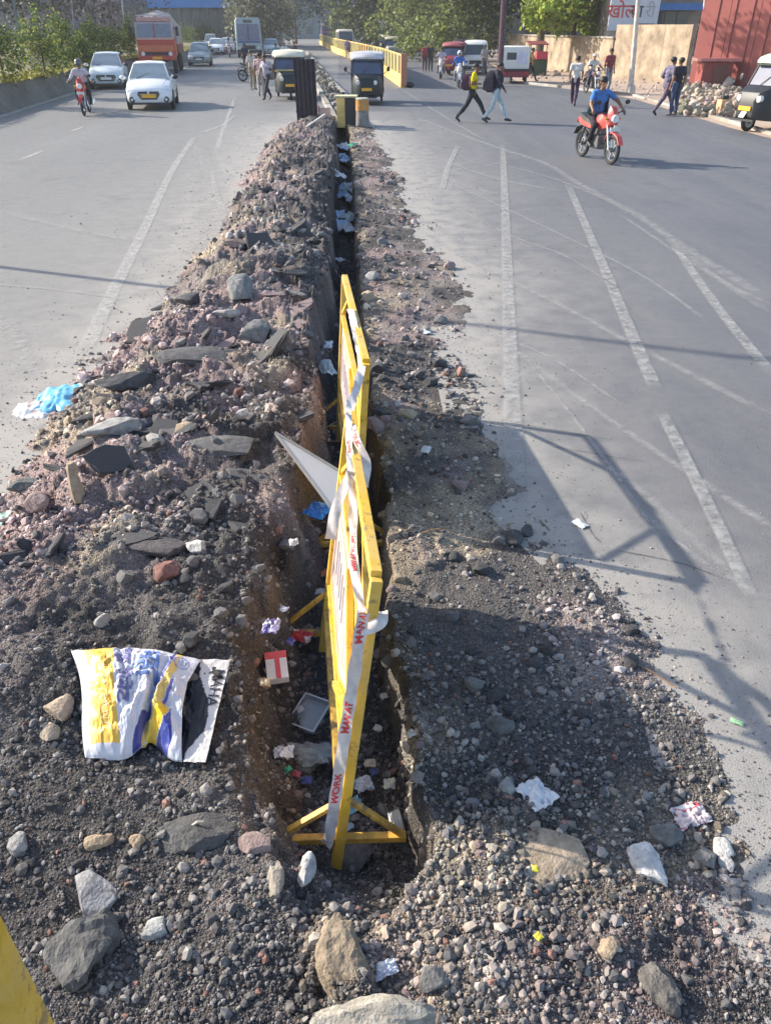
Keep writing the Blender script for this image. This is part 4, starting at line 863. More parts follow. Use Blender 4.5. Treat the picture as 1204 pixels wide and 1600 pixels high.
def car(px, py, rz, label, paint, L=3.95, Wd=1.70, H=1.50, plate=mPlateW, grille='wide', hatch=False, rails=False, cat='car', name='car', facing=1):
    t_ = thing(name, label, cat, ground_place(px, py), rz=rz); w = Wd/2; y0 = 0.0   # front bumper at y=0, tail at +L
    st = [(0.0,.30,.55,.62),(.04,.24,.62,.80),(.16,.20,.70,.92),(.40,.19,.80,.97),(1.0,.19,.93,1.0),(1.25,.19,.97,1.0),(2.2,.19,.98,1.0),(3.0,.19,.99,1.0),(L-.35,.20,1.0,.97),(L-.05,.26,.93,.88),(L,.34,.75,.80)]
    k = L/3.95
    rings = [[(x, y*1.0, z) for x, z in sect(w*ws, zb, zt, .045)] for y, zb, zt, ws in st]
    MB().loft(rings).build('body', paint, t_, smooth=True)
    ye = L - (.35 if hatch else .75); c0, c1 = 1.02, 1.95; y2 = ye - .55 if not hatch else ye - .15
    cab = [(w*.90,.96,c0),(w*.70,H-.06,c1)]
    def frame(s=1.0): pass
    B0 = [(-w*.90,c0,.97),(w*.90,c0,.97),(w*.90,ye,.99),(-w*.90,ye,.99)]; T0 = [(-w*.68,c1,H-.04),(w*.68,c1,H-.04),(w*.68,y2,H-.05),(-w*.68,y2,H-.05)]
    mb = MB(); mb.add(B0 + T0, [(0,3,2,1),(4,5,6,7),(0,1,5,4),(1,2,6,5),(2,3,7,6),(3,0,4,7)]); mb.build('cabin', paint, t_, bevel=.05, smooth=True)
    MB().loft([[(x*w*.70, y, H-.05+dz) for x, dz in ((-1,0),(-.8,a_),(0,a_+.02),(.8,a_),(1,0))] for y, a_ in ((c1-.02,.005),(c1+.2,.045),((c1+y2)/2,.055),(y2-.2,.045),(y2+.02,.0))]).build('roof', paint, t_, smooth=True)
    def lerp3(a, b_, f): return Vector(a).lerp(Vector(b_), f)
    ws_ = [lerp3(B0[0],T0[0],.06)+Vector((w*.06,0,0)), lerp3(B0[1],T0[1],.06)-Vector((w*.06,0,0)), lerp3(B0[1],T0[1],.93)-Vector((w*.05,0,0)), lerp3(B0[0],T0[0],.93)+Vector((w*.05,0,0))]
    quad_panel('windscreen', M('windscreen', (.17,.22,.26), .08, var=.25, scale=1.5, spec=.9), t_, ws_, .012)
    quad_panel('rear_window', mGlass, t_, [lerp3(B0[2],T0[2],.12)-Vector((w*.07,0,0)), lerp3(B0[3],T0[3],.12)+Vector((w*.07,0,0)), lerp3(B0[3],T0[3],.9)+Vector((w*.05,0,0)), lerp3(B0[2],T0[2],.9)-Vector((w*.05,0,0))], .012)
    for sd in (1, -1):
        b0_, b1_, t0_, t1_ = (B0[1], B0[2], T0[1], T0[2]) if sd > 0 else (B0[0], B0[3], T0[0], T0[3])
        def sp(u, v): return lerp3(lerp3(b0_, b1_, u), lerp3(t0_, t1_, u), v)
        for u0, u1 in ((.10,.47),(.50,.88)):
            q_ = [sp(u0+.04,.12), sp(u1,.12), sp(u1-.02,.90), sp(u0+.06,.90)]
            if sd < 0: q_ = q_[::-1]
            quad_panel('side_window', mGlass, t_, q_, .012)
        MB().ell((sd*(w+.10),c0+.18,1.02),(.11,.07,.075),8,6).build('mirror', mDark if sd > 0 else paint, t_, smooth=True)
        hl = MB(); hl.loft([[(sd*w*.50,-.005+.0,.60),(sd*w*.95,.16,.64),(sd*w*.93,.30,.74),(sd*w*.55,.07,.70)],[(sd*w*.50,.08,.60),(sd*w*.93,.26,.64),(sd*w*.9,.4,.72),(sd*w*.55,.2,.69)]]); hl.build('headlight', mLamp, t_)
        MB().tube([(sd*w*.72,.01,.36),(sd*w*.72,.06,.36)], .10, 14).build('fog_lamp_bezel', mDark, t_); MB().tube([(sd*w*.72,-.005,.36),(sd*w*.72,.03,.36)], .045, 10).build('fog_lamp', mLamp, t_)
        for yy in (.72, L-.72):
            MB().tube([(sd*(w-.10),yy,.31),(sd*(w+.004),yy,.31)], .345, 22).build('wheel_arch', mDark, t_); wheel(t_, sd*(w-.07), yy, .30, .19)
        MB().bar((sd*w*.99,1.0,.50),(sd*w*.99,L-1.0,.52),.02,.03).build('side_moulding', mDark, t_)
    for sd in (1, -1):
        for yy in (1.32, 2.28): MB().bar((sd*(w+.003),yy,.36),(sd*(w+.001),yy+.02,.90),.006,.008).build('door_gap', mDark, t_)
        for yy in (2.05, 2.95): MB().bar((sd*(w+.006),yy,.80),(sd*(w+.006),yy+.16,.80),.02,.025).build('door_handle', mChrome, t_)
        MB().bar((sd*w*.62,.14,.80),(sd*w*.80,1.02,1.005),.008,.006).build('bonnet_seam', mDark, t_)
    ghw = .42 if grille == 'wide' else .50
    gp = [(-ghw*w*1.0,.0,.62),(ghw*w*1.0,.0,.62),(ghw*w*1.12,.0,.52),(ghw*w*.8,.0,.36),(-ghw*w*.8,.0,.36),(-ghw*w*1.12,.0,.52)]
    MB().prism([(x,-.012,z) for x,_,z in gp],(0,.05,0)).build('grille', mDark, t_)
    for zz in (.42,.48,.54): MB().bar((-ghw*w,-.018,zz),(ghw*w,-.018,zz),.01,.012).build('grille_bar', mChrome, t_)
    MB().tube([(0,-.03,.585),(0,-.012,.585)], .045, 12).build('badge', mChrome, t_)
    MB().box((-.25,-.035,.42),(.25,-.016,.53)).build('number_plate', plate, t_); MB().box((-w*.85,-.01,.20),(w*.85,.08,.26)).build('lower_lip', mDark, t_)
    MB().bar((-.45,c0+.02,1.0),(.0,c0+.33,1.15),.015).build('wiper', mDark, t_)
    if rails: 
        for sd in (1,-1): MB().bar((sd*w*.62,c1,H+.03),(sd*w*.62,y2,H+.03),.03,.03).build('roof_rail', mDark, t_)
    return t_
car(236,173,ROADL+R(2),'white saloon with a yellow number plate leading the left lanes',mWhite,plate=mPlateY)
car(169,140,ROADL+R(4),'pale blue-grey hatchback beside the motorcyclist on the left',M('pale_blue_paint',(.62,.68,.70),.28,var=.04,spec=.6),L=3.8,H=1.52,grille='oval',hatch=True)
car(312,104,ROADL,'black and silver car behind the lorry',M('dark_grey_paint',(.30,.36,.37),.3,var=.05),L=3.9,H=1.55,hatch=True)
car(338,86,ROADL,'small white car further back behind the black one',mWhite,L=3.8,hatch=True)
car(330,79,ROADL,'silver van-like car just left of the small white car',M('silver_paint',(.55,.56,.6),.3),L=4.2,H=1.75,hatch=True)
car(356,84,ROADL,'dim silver car tucked left of the blue bus',M('silver_paint',(.55,.56,.6),.3),L=3.8,hatch=True)
car(570,79,R(2),'silver car queuing beyond the yellow fence',M('silver_paint',(.55,.56,.6),.3),L=4.0,hatch=True)
car(425,88,ROADL,'pale car seen behind the parked motorcycles',M('pale_blue_paint',(.62,.68,.70),.28),L=4.0,hatch=True)
def van(px, py, rz, label, paint, W=1.55, H=1.85, L=3.7, name='van'):
    t_ = thing(name, label, 'van', ground_place(px, py), rz=rz); w = W/2
    prof = [(0,.25,.70,.93),(.05,.22,.95,.98),(.35,.2,1.08,1.0),(.62,.2,H-.18,.97),(.85,.2,H-.03,.96),(1.6,.2,H,.96),(L-.2,.2,H-.02,.96),(L,.25,H-.15,.93)]
    MB().loft([[(x, y, z) for x, z in sect(w*ws, zb, zt, .03)] for y, zb, zt, ws in prof]).build('body', paint, t_, smooth=True)
    quad_panel('windscreen', mGlass, t_, [(-w*.84,.335,1.09),(w*.84,.335,1.09),(w*.80,.60,H-.22),(-w*.80,.60,H-.22)], .03)
    for sd in (1,-1):
        for u0,u1 in ((.85,1.6),(1.7,2.6),(2.7,3.45)):
            q_ = [(sd*w*.985,u0,1.12),(sd*w*.985,u1,1.12),(sd*w*.95,u1,H-.25),(sd*w*.95,u0+.1,H-.25)]
            quad_panel('side_window', mGlass, t_, q_ if sd > 0 else q_[::-1], .02)
        MB().box((min(sd*w*.58,sd*w*.92),-.02,.62),(max(sd*w*.58,sd*w*.92),.03,.78)).build('headlight', mLamp, t_, bevel=.01)
        MB().ell((sd*(w+.1),.5,1.15),(.09,.05,.09),8,6).build('mirror', mDark, t_)
        for yy in (.7,L-.7): wheel(t_, sd*(w-.06), yy, .27, .16)
    MB().box((-w*.5,-.03,.60),(w*.5,0.02,.80)).build('grille', mDark, t_); MB().box((-w*.98,-.07,.30),(w*.98,.02,.48)).build('bumper', mDark, t_, bevel=.02); MB().box((-.22,-.09,.34),(.22,-.072,.44)).build('number_plate', mPlateW, t_)
    return t_
van(741,117,R(-8),'white minivan facing the camera beneath the shade trees',M('dusty_white', (.72,.72,.70), .4, var=.08))
van(541,84,R(3),'beige minibus coming between the yellow fence and the median',M('beige_paint', (.52,.48,.40), .45, var=.1), W=1.8, H=2.3, L=5, name='minibus')

def rickshaw(px, py, rz, label, body, hood, strip=None, name='auto_rickshaw', mudcol=None, closed=False, seatm=None, s=1.0, wind=None):
    t_ = thing(name, label, 'auto rickshaw', ground_place(px, py), rz=rz); t_.scale = (s, s, s)
    # nose cowl
    MB().loft([[(x*wx, y, z0 + (z1-z0)*zz) for x, zz in ((-1,0),(1,0),(1,.6),(.86,1),(-.86,1),(-1,.6))] for y, wx, z0, z1 in ((.06,.26,.36,.72),(.14,.36,.30,.92),(.34,.52,.28,1.02),(.62,.62,.26,1.06))]).build('front_cowl', body, t_, bevel=.015, smooth=True)
    MB().box((-.64,.6,.26),(.64,2.55,.38)).build('floor_pan', mDark, t_, bevel=.01)
    for sd in (1,-1):
        MB().prism([(sd*.655,1.25,.34),(sd*.655,2.58,.34),(sd*.655,2.60,.98),(sd*.655,1.40,.95)], (-sd*.03,0,0)).build('side_panel', body, t_, bevel=.008)
        MB().bar((sd*.62,.62,1.02),(sd*.56,.86,1.60),.05,.05).build('windscreen_pillar', mDark, t_); MB().bar((sd*.64,1.42,.95),(sd*.62,1.40,1.62),.04).build('roof_post', mDark, t_); MB().bar((sd*.64,2.52,.95),(sd*.62,2.45,1.55),.04).build('roof_post', mDark, t_)
        MB().tube([(sd*.33,.10,.78),(sd*.33,.20,.78)], [.075,.085], 12).build('headlight', mLamp, t_)
        MB().tube([(sd*.66,.64,1.05),(sd*.82,.58,1.18)], .012, 6).build('mirror_stalk', mDark, t_); MB().ell((sd*.84,.56,1.22),(.07,.025,.09),8,6).build('mirror', mDark, t_)
        wheel(t_, sd*.56, 2.15, .23, .12); MB().prism([(sd*.67,1.88,.30),(sd*.67,1.95,.50),(sd*.67,2.35,.50),(sd*.67,2.42,.30)], (-sd*.1,0,0)).build('rear_mudguard', mudcol or body, t_, bevel=.01)
    wheel(t_, 0, .28, .23, .12); MB().loft([[(-.09,y,z),(.09,y,z),(.09,y,z+.02),(-.09,y,z+.02)] for y, z in ((-.02,.34),(.06,.46),(.22,.52),(.38,.50))]).build('front_mudguard', mudcol or body, t_)
    quad_panel('windscreen', wind or M('windscreen_blue', (.07,.09,.16), .08, var=.3, scale=2, spec=.9), t_, [(-.58,.635,1.05),(.58,.635,1.05),(.53,.85,1.56),(-.53,.85,1.56)], .012)
    MB().bar((-.2,.60,1.06),(.1,.74,1.34),.015).build('wiper', mDark, t_)
    if strip: MB().prism([(-.62,.60,1.02),(.62,.60,1.02),(.62,.63,1.10),(-.62,.63,1.10)], (0,-.02,0)).build('waist_strip', strip, t_)
    rings = []
    for y, w_, zt, zb in ((.70,.58,1.60,1.55),(.80,.66,1.70,1.56),(1.1,.69,1.77,1.57),(1.8,.70,1.79,1.57),(2.4,.69,1.74,1.50),(2.62,.66,1.60,1.40)):
        rings.append([(-w_,y,zb),(w_,y,zb),(w_,y,zt-.10),(w_*.88,y,zt-.02),(0,y,zt+.02),(-w_*.88,y,zt-.02),(-w_,y,zt-.10)])
    MB().loft(rings).build('hood', hood, t_, smooth=True)
    MB().prism([(-.64,2.56,.34),(.64,2.56,.34),(.62,2.60,1.5),(-.62,2.60,1.5)], (0,.03,0)).build('back_panel', hood if not closed else body, t_)
    MB().box((-.56,1.95,.55),(.56,2.5,.72)).build('passenger_seat', seatm or M('seat_maroon', (.14,.03,.04), .6), t_, bevel=.03); MB().box((-.54,2.42,.72),(.54,2.54,1.25)).build('passenger_backrest', seatm or M('seat_maroon', (.14,.03,.04), .6), t_, bevel=.03)
    MB().box((-.26,1.12,.5),(.26,1.4,.68)).build('driver_seat', mDark, t_, bevel=.03); MB().tube([(-.36,.82,1.0),(0,.74,.98),(.36,.82,1.0)], .017, 8).build('handlebar', mDark, t_); MB().tube([(0,.74,.98),(0,.62,.5)], .03, 8).build('steering_column', mDark, t_)
    MB().box((-.2,.03,.50),(.2,.055,.60)).build('number_plate', mPlateY, t_); MB().box((-.4,.0,.26),(.4,.06,.31)).build('bumper', mDark, t_)
    return t_
mCreamH = M('cream_hood', (.66,.62,.50), .65, var=.12); mYelH = M('yellow_hood', (.62,.45,.10), .6); mTealB = M('dark_teal_body', (.010,.020,.026), .4, spec=.4); mGreyH = M('grey_green_hood', (.40,.46,.40), .6, var=.15)
rickshaw(455,157,R(3),'black auto rickshaw with cream hood and yellow waist strip behind the black sheet',mTealB,mCreamH,mYelW)
rickshaw(573,165,R(-3),'dark auto rickshaw with greyish hood driving in front of the yellow fence',mTealB,M('pale_violet_hood',(.50,.49,.52),.5),None)
rickshaw(1152,206,R(-70),'black and grey auto rickshaw with yellow indicator cut by the right edge',mDark,mGreyH,None,seatm=M('seat_brown',(.2,.09,.05),.6),mudcol=M('grey_mud',(.5,.5,.52),.4),s=1.12)
rickshaw(612,92,R(-4),'grey auto rickshaw parked first in the far row under the shade trees',M('grey_body',(.28,.29,.26),.6),M('tan_hood',(.4,.36,.25),.7))
rickshaw(636,88,R(-4),'very dark auto rickshaw second in the far row',mDark,mDark)
rickshaw(700,118,R(-20),'auto rickshaw with a maroon frame beside the white minivan',M('maroon_body',(.22,.03,.05),.5),M('maroon_hood',(.30,.08,.09),.6),seatm=M('seat_brown',(.2,.09,.05),.6))
rickshaw(655,86,R(-6),'dim auto rickshaw third in the far row with pale roof',mTealB,M('pale_violet_hood',(.50,.49,.52),.5))
rickshaw(600,84,R(-4),'small rickshaw seen above the orange part of the fence',mTealB,mCreamH)
rickshaw(716,106,R(-15),'black rickshaw squeezed behind the maroon-framed one',mDark,mDark)
# three-wheeled goods carrier seen from behind
p = P(803,131); gt = thing('goods_rickshaw', 'white closed goods rickshaw with maroon base parked beside the trunk', 'auto rickshaw', p, rz=R(-6)); mMar = M('maroon_body',(.22,.03,.05),.5); mOW = M('dusty_white',(.72,.72,.70),.4)
MB().box((-.72,0,.62),(.72,2.4,1.72)).build('body', mOW, gt, bevel=.10, smooth=True); MB().box((-.74,-.02,.30),(.74,2.5,.60)).build('base', mMar, gt, bevel=.04); MB().box((-.5,-.02,1.12),(.0,.01,1.45)).build('rear_window', mGlass, gt, bevel=.02); MB().box((.08,-.02,.9),(.58,.01,1.5)).build('poster', M('lilac_poster',(.6,.6,.75),.5), gt)
MB().box((-.70,-.05,.62),(.70,0,.70)).build('tail_strip', mDark, gt)
for sd in (1,-1): wheel(gt, sd*.62, .5, .24, .14); MB().box((sd*.6-.07,-.04,.45),(sd*.6+.07,-.02,.55)).build('tail_light', M('tail_red',(.5,.03,.03),.3), gt)
wheel(gt, 0, 2.2, .24, .12)

# red lorry
p = P(250,116); lt_ = thing('lorry', 'red and orange lorry with a split windscreen and covered load', 'lorry', p, rz=ROADL+R(1)); mRed = M('lorry_red', (.50,.065,.045), .4, var=.12, scale=2); mOrg = M('lorry_orange', (.60,.16,.07), .45)
MB().loft([[(-1.12,y,.95),(1.12,y,.95),(1.14,y,1.6),(1.12-.0,y,1.95),(-1.12,y,1.95),(-1.14,y,1.6)] for y in (0,.08,1.9)]).build('cab', mRed, lt_, bevel=.04)
MB().prism([(-1.10,.03,1.95),(1.10,.03,1.95),(1.06,.16,2.85),(-1.06,.16,2.85)], (0,1.8,0)).build('cab_top', M('lorry_inner',(.35,.3,.34),.5), lt_, bevel=.05)
for x0_, x1_ in ((-1.0,-.04),(.04,1.0)): quad_panel('windscreen', M('windscreen_lilac',(.16,.17,.22),.08,var=.3,spec=.9), lt_, [(x0_,.035,2.02),(x1_,.035,2.02),(x1_,.145,2.74),(x0_,.145,2.74)], .012)
MB().bar((0,.0,1.98),(0,.13,2.8),.05).build('centre_post', mRed, lt_); MB().box((-1.15,-.03,1.90),(1.15,.03,2.0)).build('waist_band', M('lorry_band',(.66,.36,.30),.5), lt_)
MB().box((-1.08,-.025,1.25),(1.08,.005,1.6)).build('front_panel', mOrg, lt_, bevel=.01); MB().box((-1.18,-.1,.78),(1.18,.1,1.02)).build('bumper', mRed, lt_, bevel=.02); MB().box((-.9,-.02,1.05),(.9,.02,1.22)).build('grille', mDark, lt_)
MB().box((-1.0,.2,2.86),(1.0,1.9,3.1)).build('sun_visor', M('lorry_pinkish',(.55,.30,.28),.6), lt_, bevel=.05)
for x_ in (-.9,-.3,.3,.9): MB().bar((x_,.15,3.1),(x_,1.9,3.12),.05).build('roof_rack_bar', M('rack_white',(.6,.55,.55),.5), lt_)
for y_ in (.2,1.0,1.8): MB().bar((-1.0,y_,3.2),(1.0,y_,3.2),.05).build('roof_rack_bar', M('rack_white',(.6,.55,.55),.5), lt_)
cov = [[(-1.2,y,1.6),(1.2,y,1.6),(1.22,y,2.6),(.75,y,h_),(0,y,h_+.18),(-.75,y,h_),(-1.22,y,2.6)] for y, h_ in ((2.05,3.0),(3.0,3.28),(4.4,3.35),(6.0,3.2),(7.3,2.9))]
MB().loft(cov).build('tarpaulin', M('tarpaulin',(.42,.36,.33),.8,var=.2,bump=.03,scale=1.2,bscale=5), lt_, smooth=True); MB().box((-1.24,2.0,1.1),(1.24,7.4,1.62)).build('load_bed', M('bed_brown',(.25,.10,.07),.7), lt_, bevel=.02)
MB().box((-.45,1.9,.6),(.45,7.3,1.1)).build('chassis', mDark, lt_)
for sd in (1,-1):
    MB().tube([(sd*.85,-.06,1.13),(sd*.85,.03,1.13)], .12, 14).build('headlight', mLamp, lt_); MB().tube([(sd*1.15,.1,2.5),(sd*1.4,-.02,2.5)], .015, 6).build('mirror_stalk', mDark, lt_); MB().box((sd*1.42-.09,-.05,2.1),(sd*1.42+.09,0,2.6)).build('mirror', mDark, lt_)
    for yy in (.9,5.3,6.4): wheel(lt_, sd*1.0, yy, .50, .30)
    MB().bar((sd*1.16,.12,1.95),(sd*1.10,.2,2.85),.05).build('pillar', M('rack_white',(.6,.55,.55),.5), lt_)
    MB().box((sd*1.15-.02,.3,1.0),(sd*1.15+.02,1.7,1.9)).build('door', mRed, lt_, bevel=.01)
MB().box((-.3,-.13,.83),(.3,-.105,.97)).build('number_plate', mPlateY, lt_)
def big_box(px, py, rz, label, name, cat, W, H, L, paint, glass, roofc=None, z0=.4, stripe=None):
    t_ = thing(name, label, cat, P(px, py), rz=rz); w = W/2
    MB().loft([[(x*w*k_, y, z) for x, z in ((-1,z0),(1,z0),(1,H*.5),(.97,H-.25),(.85,H),(-.85,H),(-.97,H-.25),(-1,H*.5))] for y, k_ in ((0,.93),(.12,.99),(.5,1),(L-.3,1),(L,.96))]).build('body', paint, t_, smooth=True)
    quad_panel('windscreen', glass, t_, [(-w*.84,0,H*.45),(w*.84,0,H*.45),(w*.82,0,H*.84),(-w*.82,0,H*.84)], .02); MB().bar((0,-.03,H*.45),(0,-.03,H*.84),.05).build('centre_post', mDark, t_)
    quad_panel('destination_window', mGlass, t_, [(-w*.35,0,H*.87),(w*.35,0,H*.87),(w*.33,0,H*.94),(-w*.33,0,H*.94)], .02)
    n = int(L / 1.2)
    for sd in (1,-1):
        for i in range(n):
            y0_ = .7 + i*(L-1.1)/n; y1_ = y0_ + (L-1.1)/n*.86; q_ = [(sd*w*1.0,y0_,H*.5),(sd*w*1.0,y1_,H*.5),(sd*w*.985,y1_,H*.80),(sd*w*.985,y0_,H*.80)]
            quad_panel('side_window', glass, t_, q_ if sd > 0 else q_[::-1], .02)
        MB().tube([(sd*w*.72,-.04,z0+.45),(sd*w*.72,.05,z0+.45)], .11, 12).build('headlight', mLamp, t_)
        for yy in (L*.2,L*.75): wheel(t_, sd*(w-.16), yy, .48, .28)
        MB().box((sd*(w+.16)-.08,-.1,H*.6),(sd*(w+.16)+.08,-.04,H*.78)).build('mirror', mDark, t_)
    MB().box((-w*.98,-.1,z0),(w*.98,.05,z0+.3)).build('bumper', mDark, t_, bevel=.03); MB().box((-w*.5,-.03,z0+.35),(w*.5,.0,z0+.65)).build('grille', mDark, t_)
    if stripe: MB().box((-w*.9,-.025,H*.38),(w*.9,.0,H*.44)).build('stripe', stripe, t_)
    return t_
mPaleBlue = M('bus_pale_blue', (.34,.44,.50), .4, var=.1); mBusG = M('bus_glass', (.13,.17,.30), .12, var=.2, spec=.8)
big_box(391,91,ROADL,'pale blue bus with a violet-blue windscreen coming down the left road','bus','bus',2.45,3.3,9,mPaleBlue,mBusG,stripe=M('blue_stripe',(.08,.12,.3),.5))
big_box(412,72,ROADL,'second pale bus queued behind the pale blue one','bus','bus',2.4,3.1,8,M('bus_grey',(.42,.46,.50),.4),mBusG)
big_box(512,64,R(2),'dark blue lorry far down the middle of the road','lorry','lorry',2.5,3.9,8,M('deep_blue',(.03,.05,.13),.5),M('deep_glass',(.04,.06,.14),.2),stripe=M('red_stripe',(.3,.05,.05),.5))

# ================================================================== MOTORCYCLES
def motorcycle(loc, rz, label, paint, seatc=None, lean=0, name='motorcycle', fairing=True, rx=0, plate=True, s=1.0):
    t_ = thing(name, label, 'motorcycle', loc, rz=rz, ry=lean); t_.scale = (s,s,s); mEng = M('engine_grey', (.16,.16,.17), .45, metal=.5)
    for yy in (-.64, .64):
        wo = link('wheel', None, t_) if False else MB().torus((0,0,0), .255, .045, 'x', 26, 8).build('wheel', mBlk, t_, smooth=True); wo.location = (0, yy, .30)
        MB().torus((0,0,0), .215, .014, 'x', 26, 6).build('rim', mRim, wo, smooth=True); MB().tube([(-.06,0,0),(.06,0,0)], .05, 12).build('hub', mEng, wo)
        for k in range(5):
            a = k*2*math.pi/5; MB().bar((0,0,0),(0,.21*math.cos(a),.21*math.sin(a)),.02,.03).build('spoke', mRim, wo)
    for sd in (1,-1):
        MB().tube([(sd*.09,-.64,.30),(sd*.09,-.42,.88)], .022, 8).build('fork', mChrome, t_, smooth=True); MB().tube([(sd*.10,.64,.30),(sd*.12,.40,.68)], .025, 8).build('shock_absorber', mDark, t_)
        MB().tube([(0,-.42,.96),(sd*.16,-.42,1.0),(sd*.34,-.30,1.02)], .013, 8).build('handlebar', mDark, t_); MB().tube([(sd*.34,-.30,1.02),(sd*.42,-.26,1.02)], .02, 8).build('grip', mBlk, t_)
        MB().tube([(sd*.26,-.36,1.02),(sd*.34,-.42,1.18)], .007, 6).build('mirror_stalk', mDark, t_); MB().ell((sd*.35,-.43,1.21),(.065,.02,.045),8,6).build('mirror', mDark, t_, smooth=True)
        MB().ell((sd*.16,-.50,.90),(.04,.03,.03),8,5).build('indicator', M('amber', (.7,.28,.02), .3), t_); MB().tube([(sd*.10,.02,.33),(sd*.24,.02,.31)], .018, 6).build('footrest', mDark, t_)
    MB().loft([[(-.065,y,z),(.065,y,z),(.06,y,z+.025),(-.06,y,z+.025)] for y, z in ((-.95,.42),(-.85,.56),(-.64,.635),(-.45,.58),(-.36,.47))]).build('front_mudguard', paint, t_, smooth=True)
    MB().loft([[(-.08,y,z),(.08,y,z),(.07,y,z+.03),(-.07,y,z+.03)] for y, z in ((.35,.62),(.62,.68),(.85,.62),(.98,.46))]).build('rear_mudguard', mDark, t_, smooth=True)
    MB().loft([[(x*w_, y, zb+(zt-zb)*q_) for x, q_ in ((-.6,0),(.6,0),(1,.45),(.75,.88),(0,1),(-.75,.88),(-1,.45))] for y, w_, zb, zt in ((-.42,.07,.74,.90),(-.30,.15,.68,1.0),(-.10,.16,.66,.98),(.08,.12,.68,.86))]).build('tank', paint, t_, smooth=True)
    MB().loft([[(-w_,y,z-.06),(w_,y,z-.06),(w_*.9,y,z+.02),(0,y,z+.035),(-w_*.9,y,z+.02)] for y, w_, z in ((.04,.10,.80),(.2,.14,.79),(.45,.14,.84),(.72,.10,.90))]).build('seat', mDark, t_, smooth=True)
    MB().loft([[(-w_,y,z-.10),(w_,y,z-.10),(w_,y,z),(-w_,y,z)] for y, w_, z in ((.1,.12,.74),(.5,.13,.78),(.85,.06,.84))]).build('tail_cowl', paint, t_, smooth=True)
    MB().box((-.14,-.22,.26),(.14,.16,.56)).build('engine', mEng, t_, bevel=.05); MB().box((-.10,-.22,.56),(.10,-.02,.68)).build('cylinder_fins', mEng, t_, bevel=.02)
    MB().tube([(0,-.42,.90),(0,-.30,.40),(0,.10,.28),(0,.40,.60),(0,-.2,.72)], .022, 8).build('frame', mDark, t_); MB().tube([(.05,.1,.3),(.08,.64,.3)], .022, 6).build('swing_arm', mDark, t_)
    MB().tube([(.10,-.24,.44),(.14,-.26,.28),(.15,.1,.24),(.16,.5,.30),(.17,.88,.38)], [.02,.022,.03,.045,.05], 10).build('exhaust', mChrome, t_, smooth=True)
    if fairing: MB().loft([[(-w_,y,z0_),(w_,y,z0_),(w_*.95,y,(z0_+z1_)/2),(w_*.5,y,z1_),(-w_*.5,y,z1_),(-w_*.95,y,(z0_+z1_)/2)] for y, w_, z0_, z1_ in ((-.60,.07,.84,.96),(-.54,.12,.78,1.08),(-.44,.13,.78,1.14))]).build('headlamp_cowl', paint, t_, smooth=True)
    MB().tube([(0,-.625,.90),(0,-.58,.90)], [.075,.09], 16).build('headlight', mLamp, t_, smooth=True)
    if plate: MB().box((-.12,-.645,.66),(.12,-.63,.74)).build('number_plate', mPlateW, t_)
    MB().ell((0,.93,.74),(.06,.03,.04),8,5).build('tail_light', M('tail_red', (.5,.03,.03), .3), t_)
    return t_

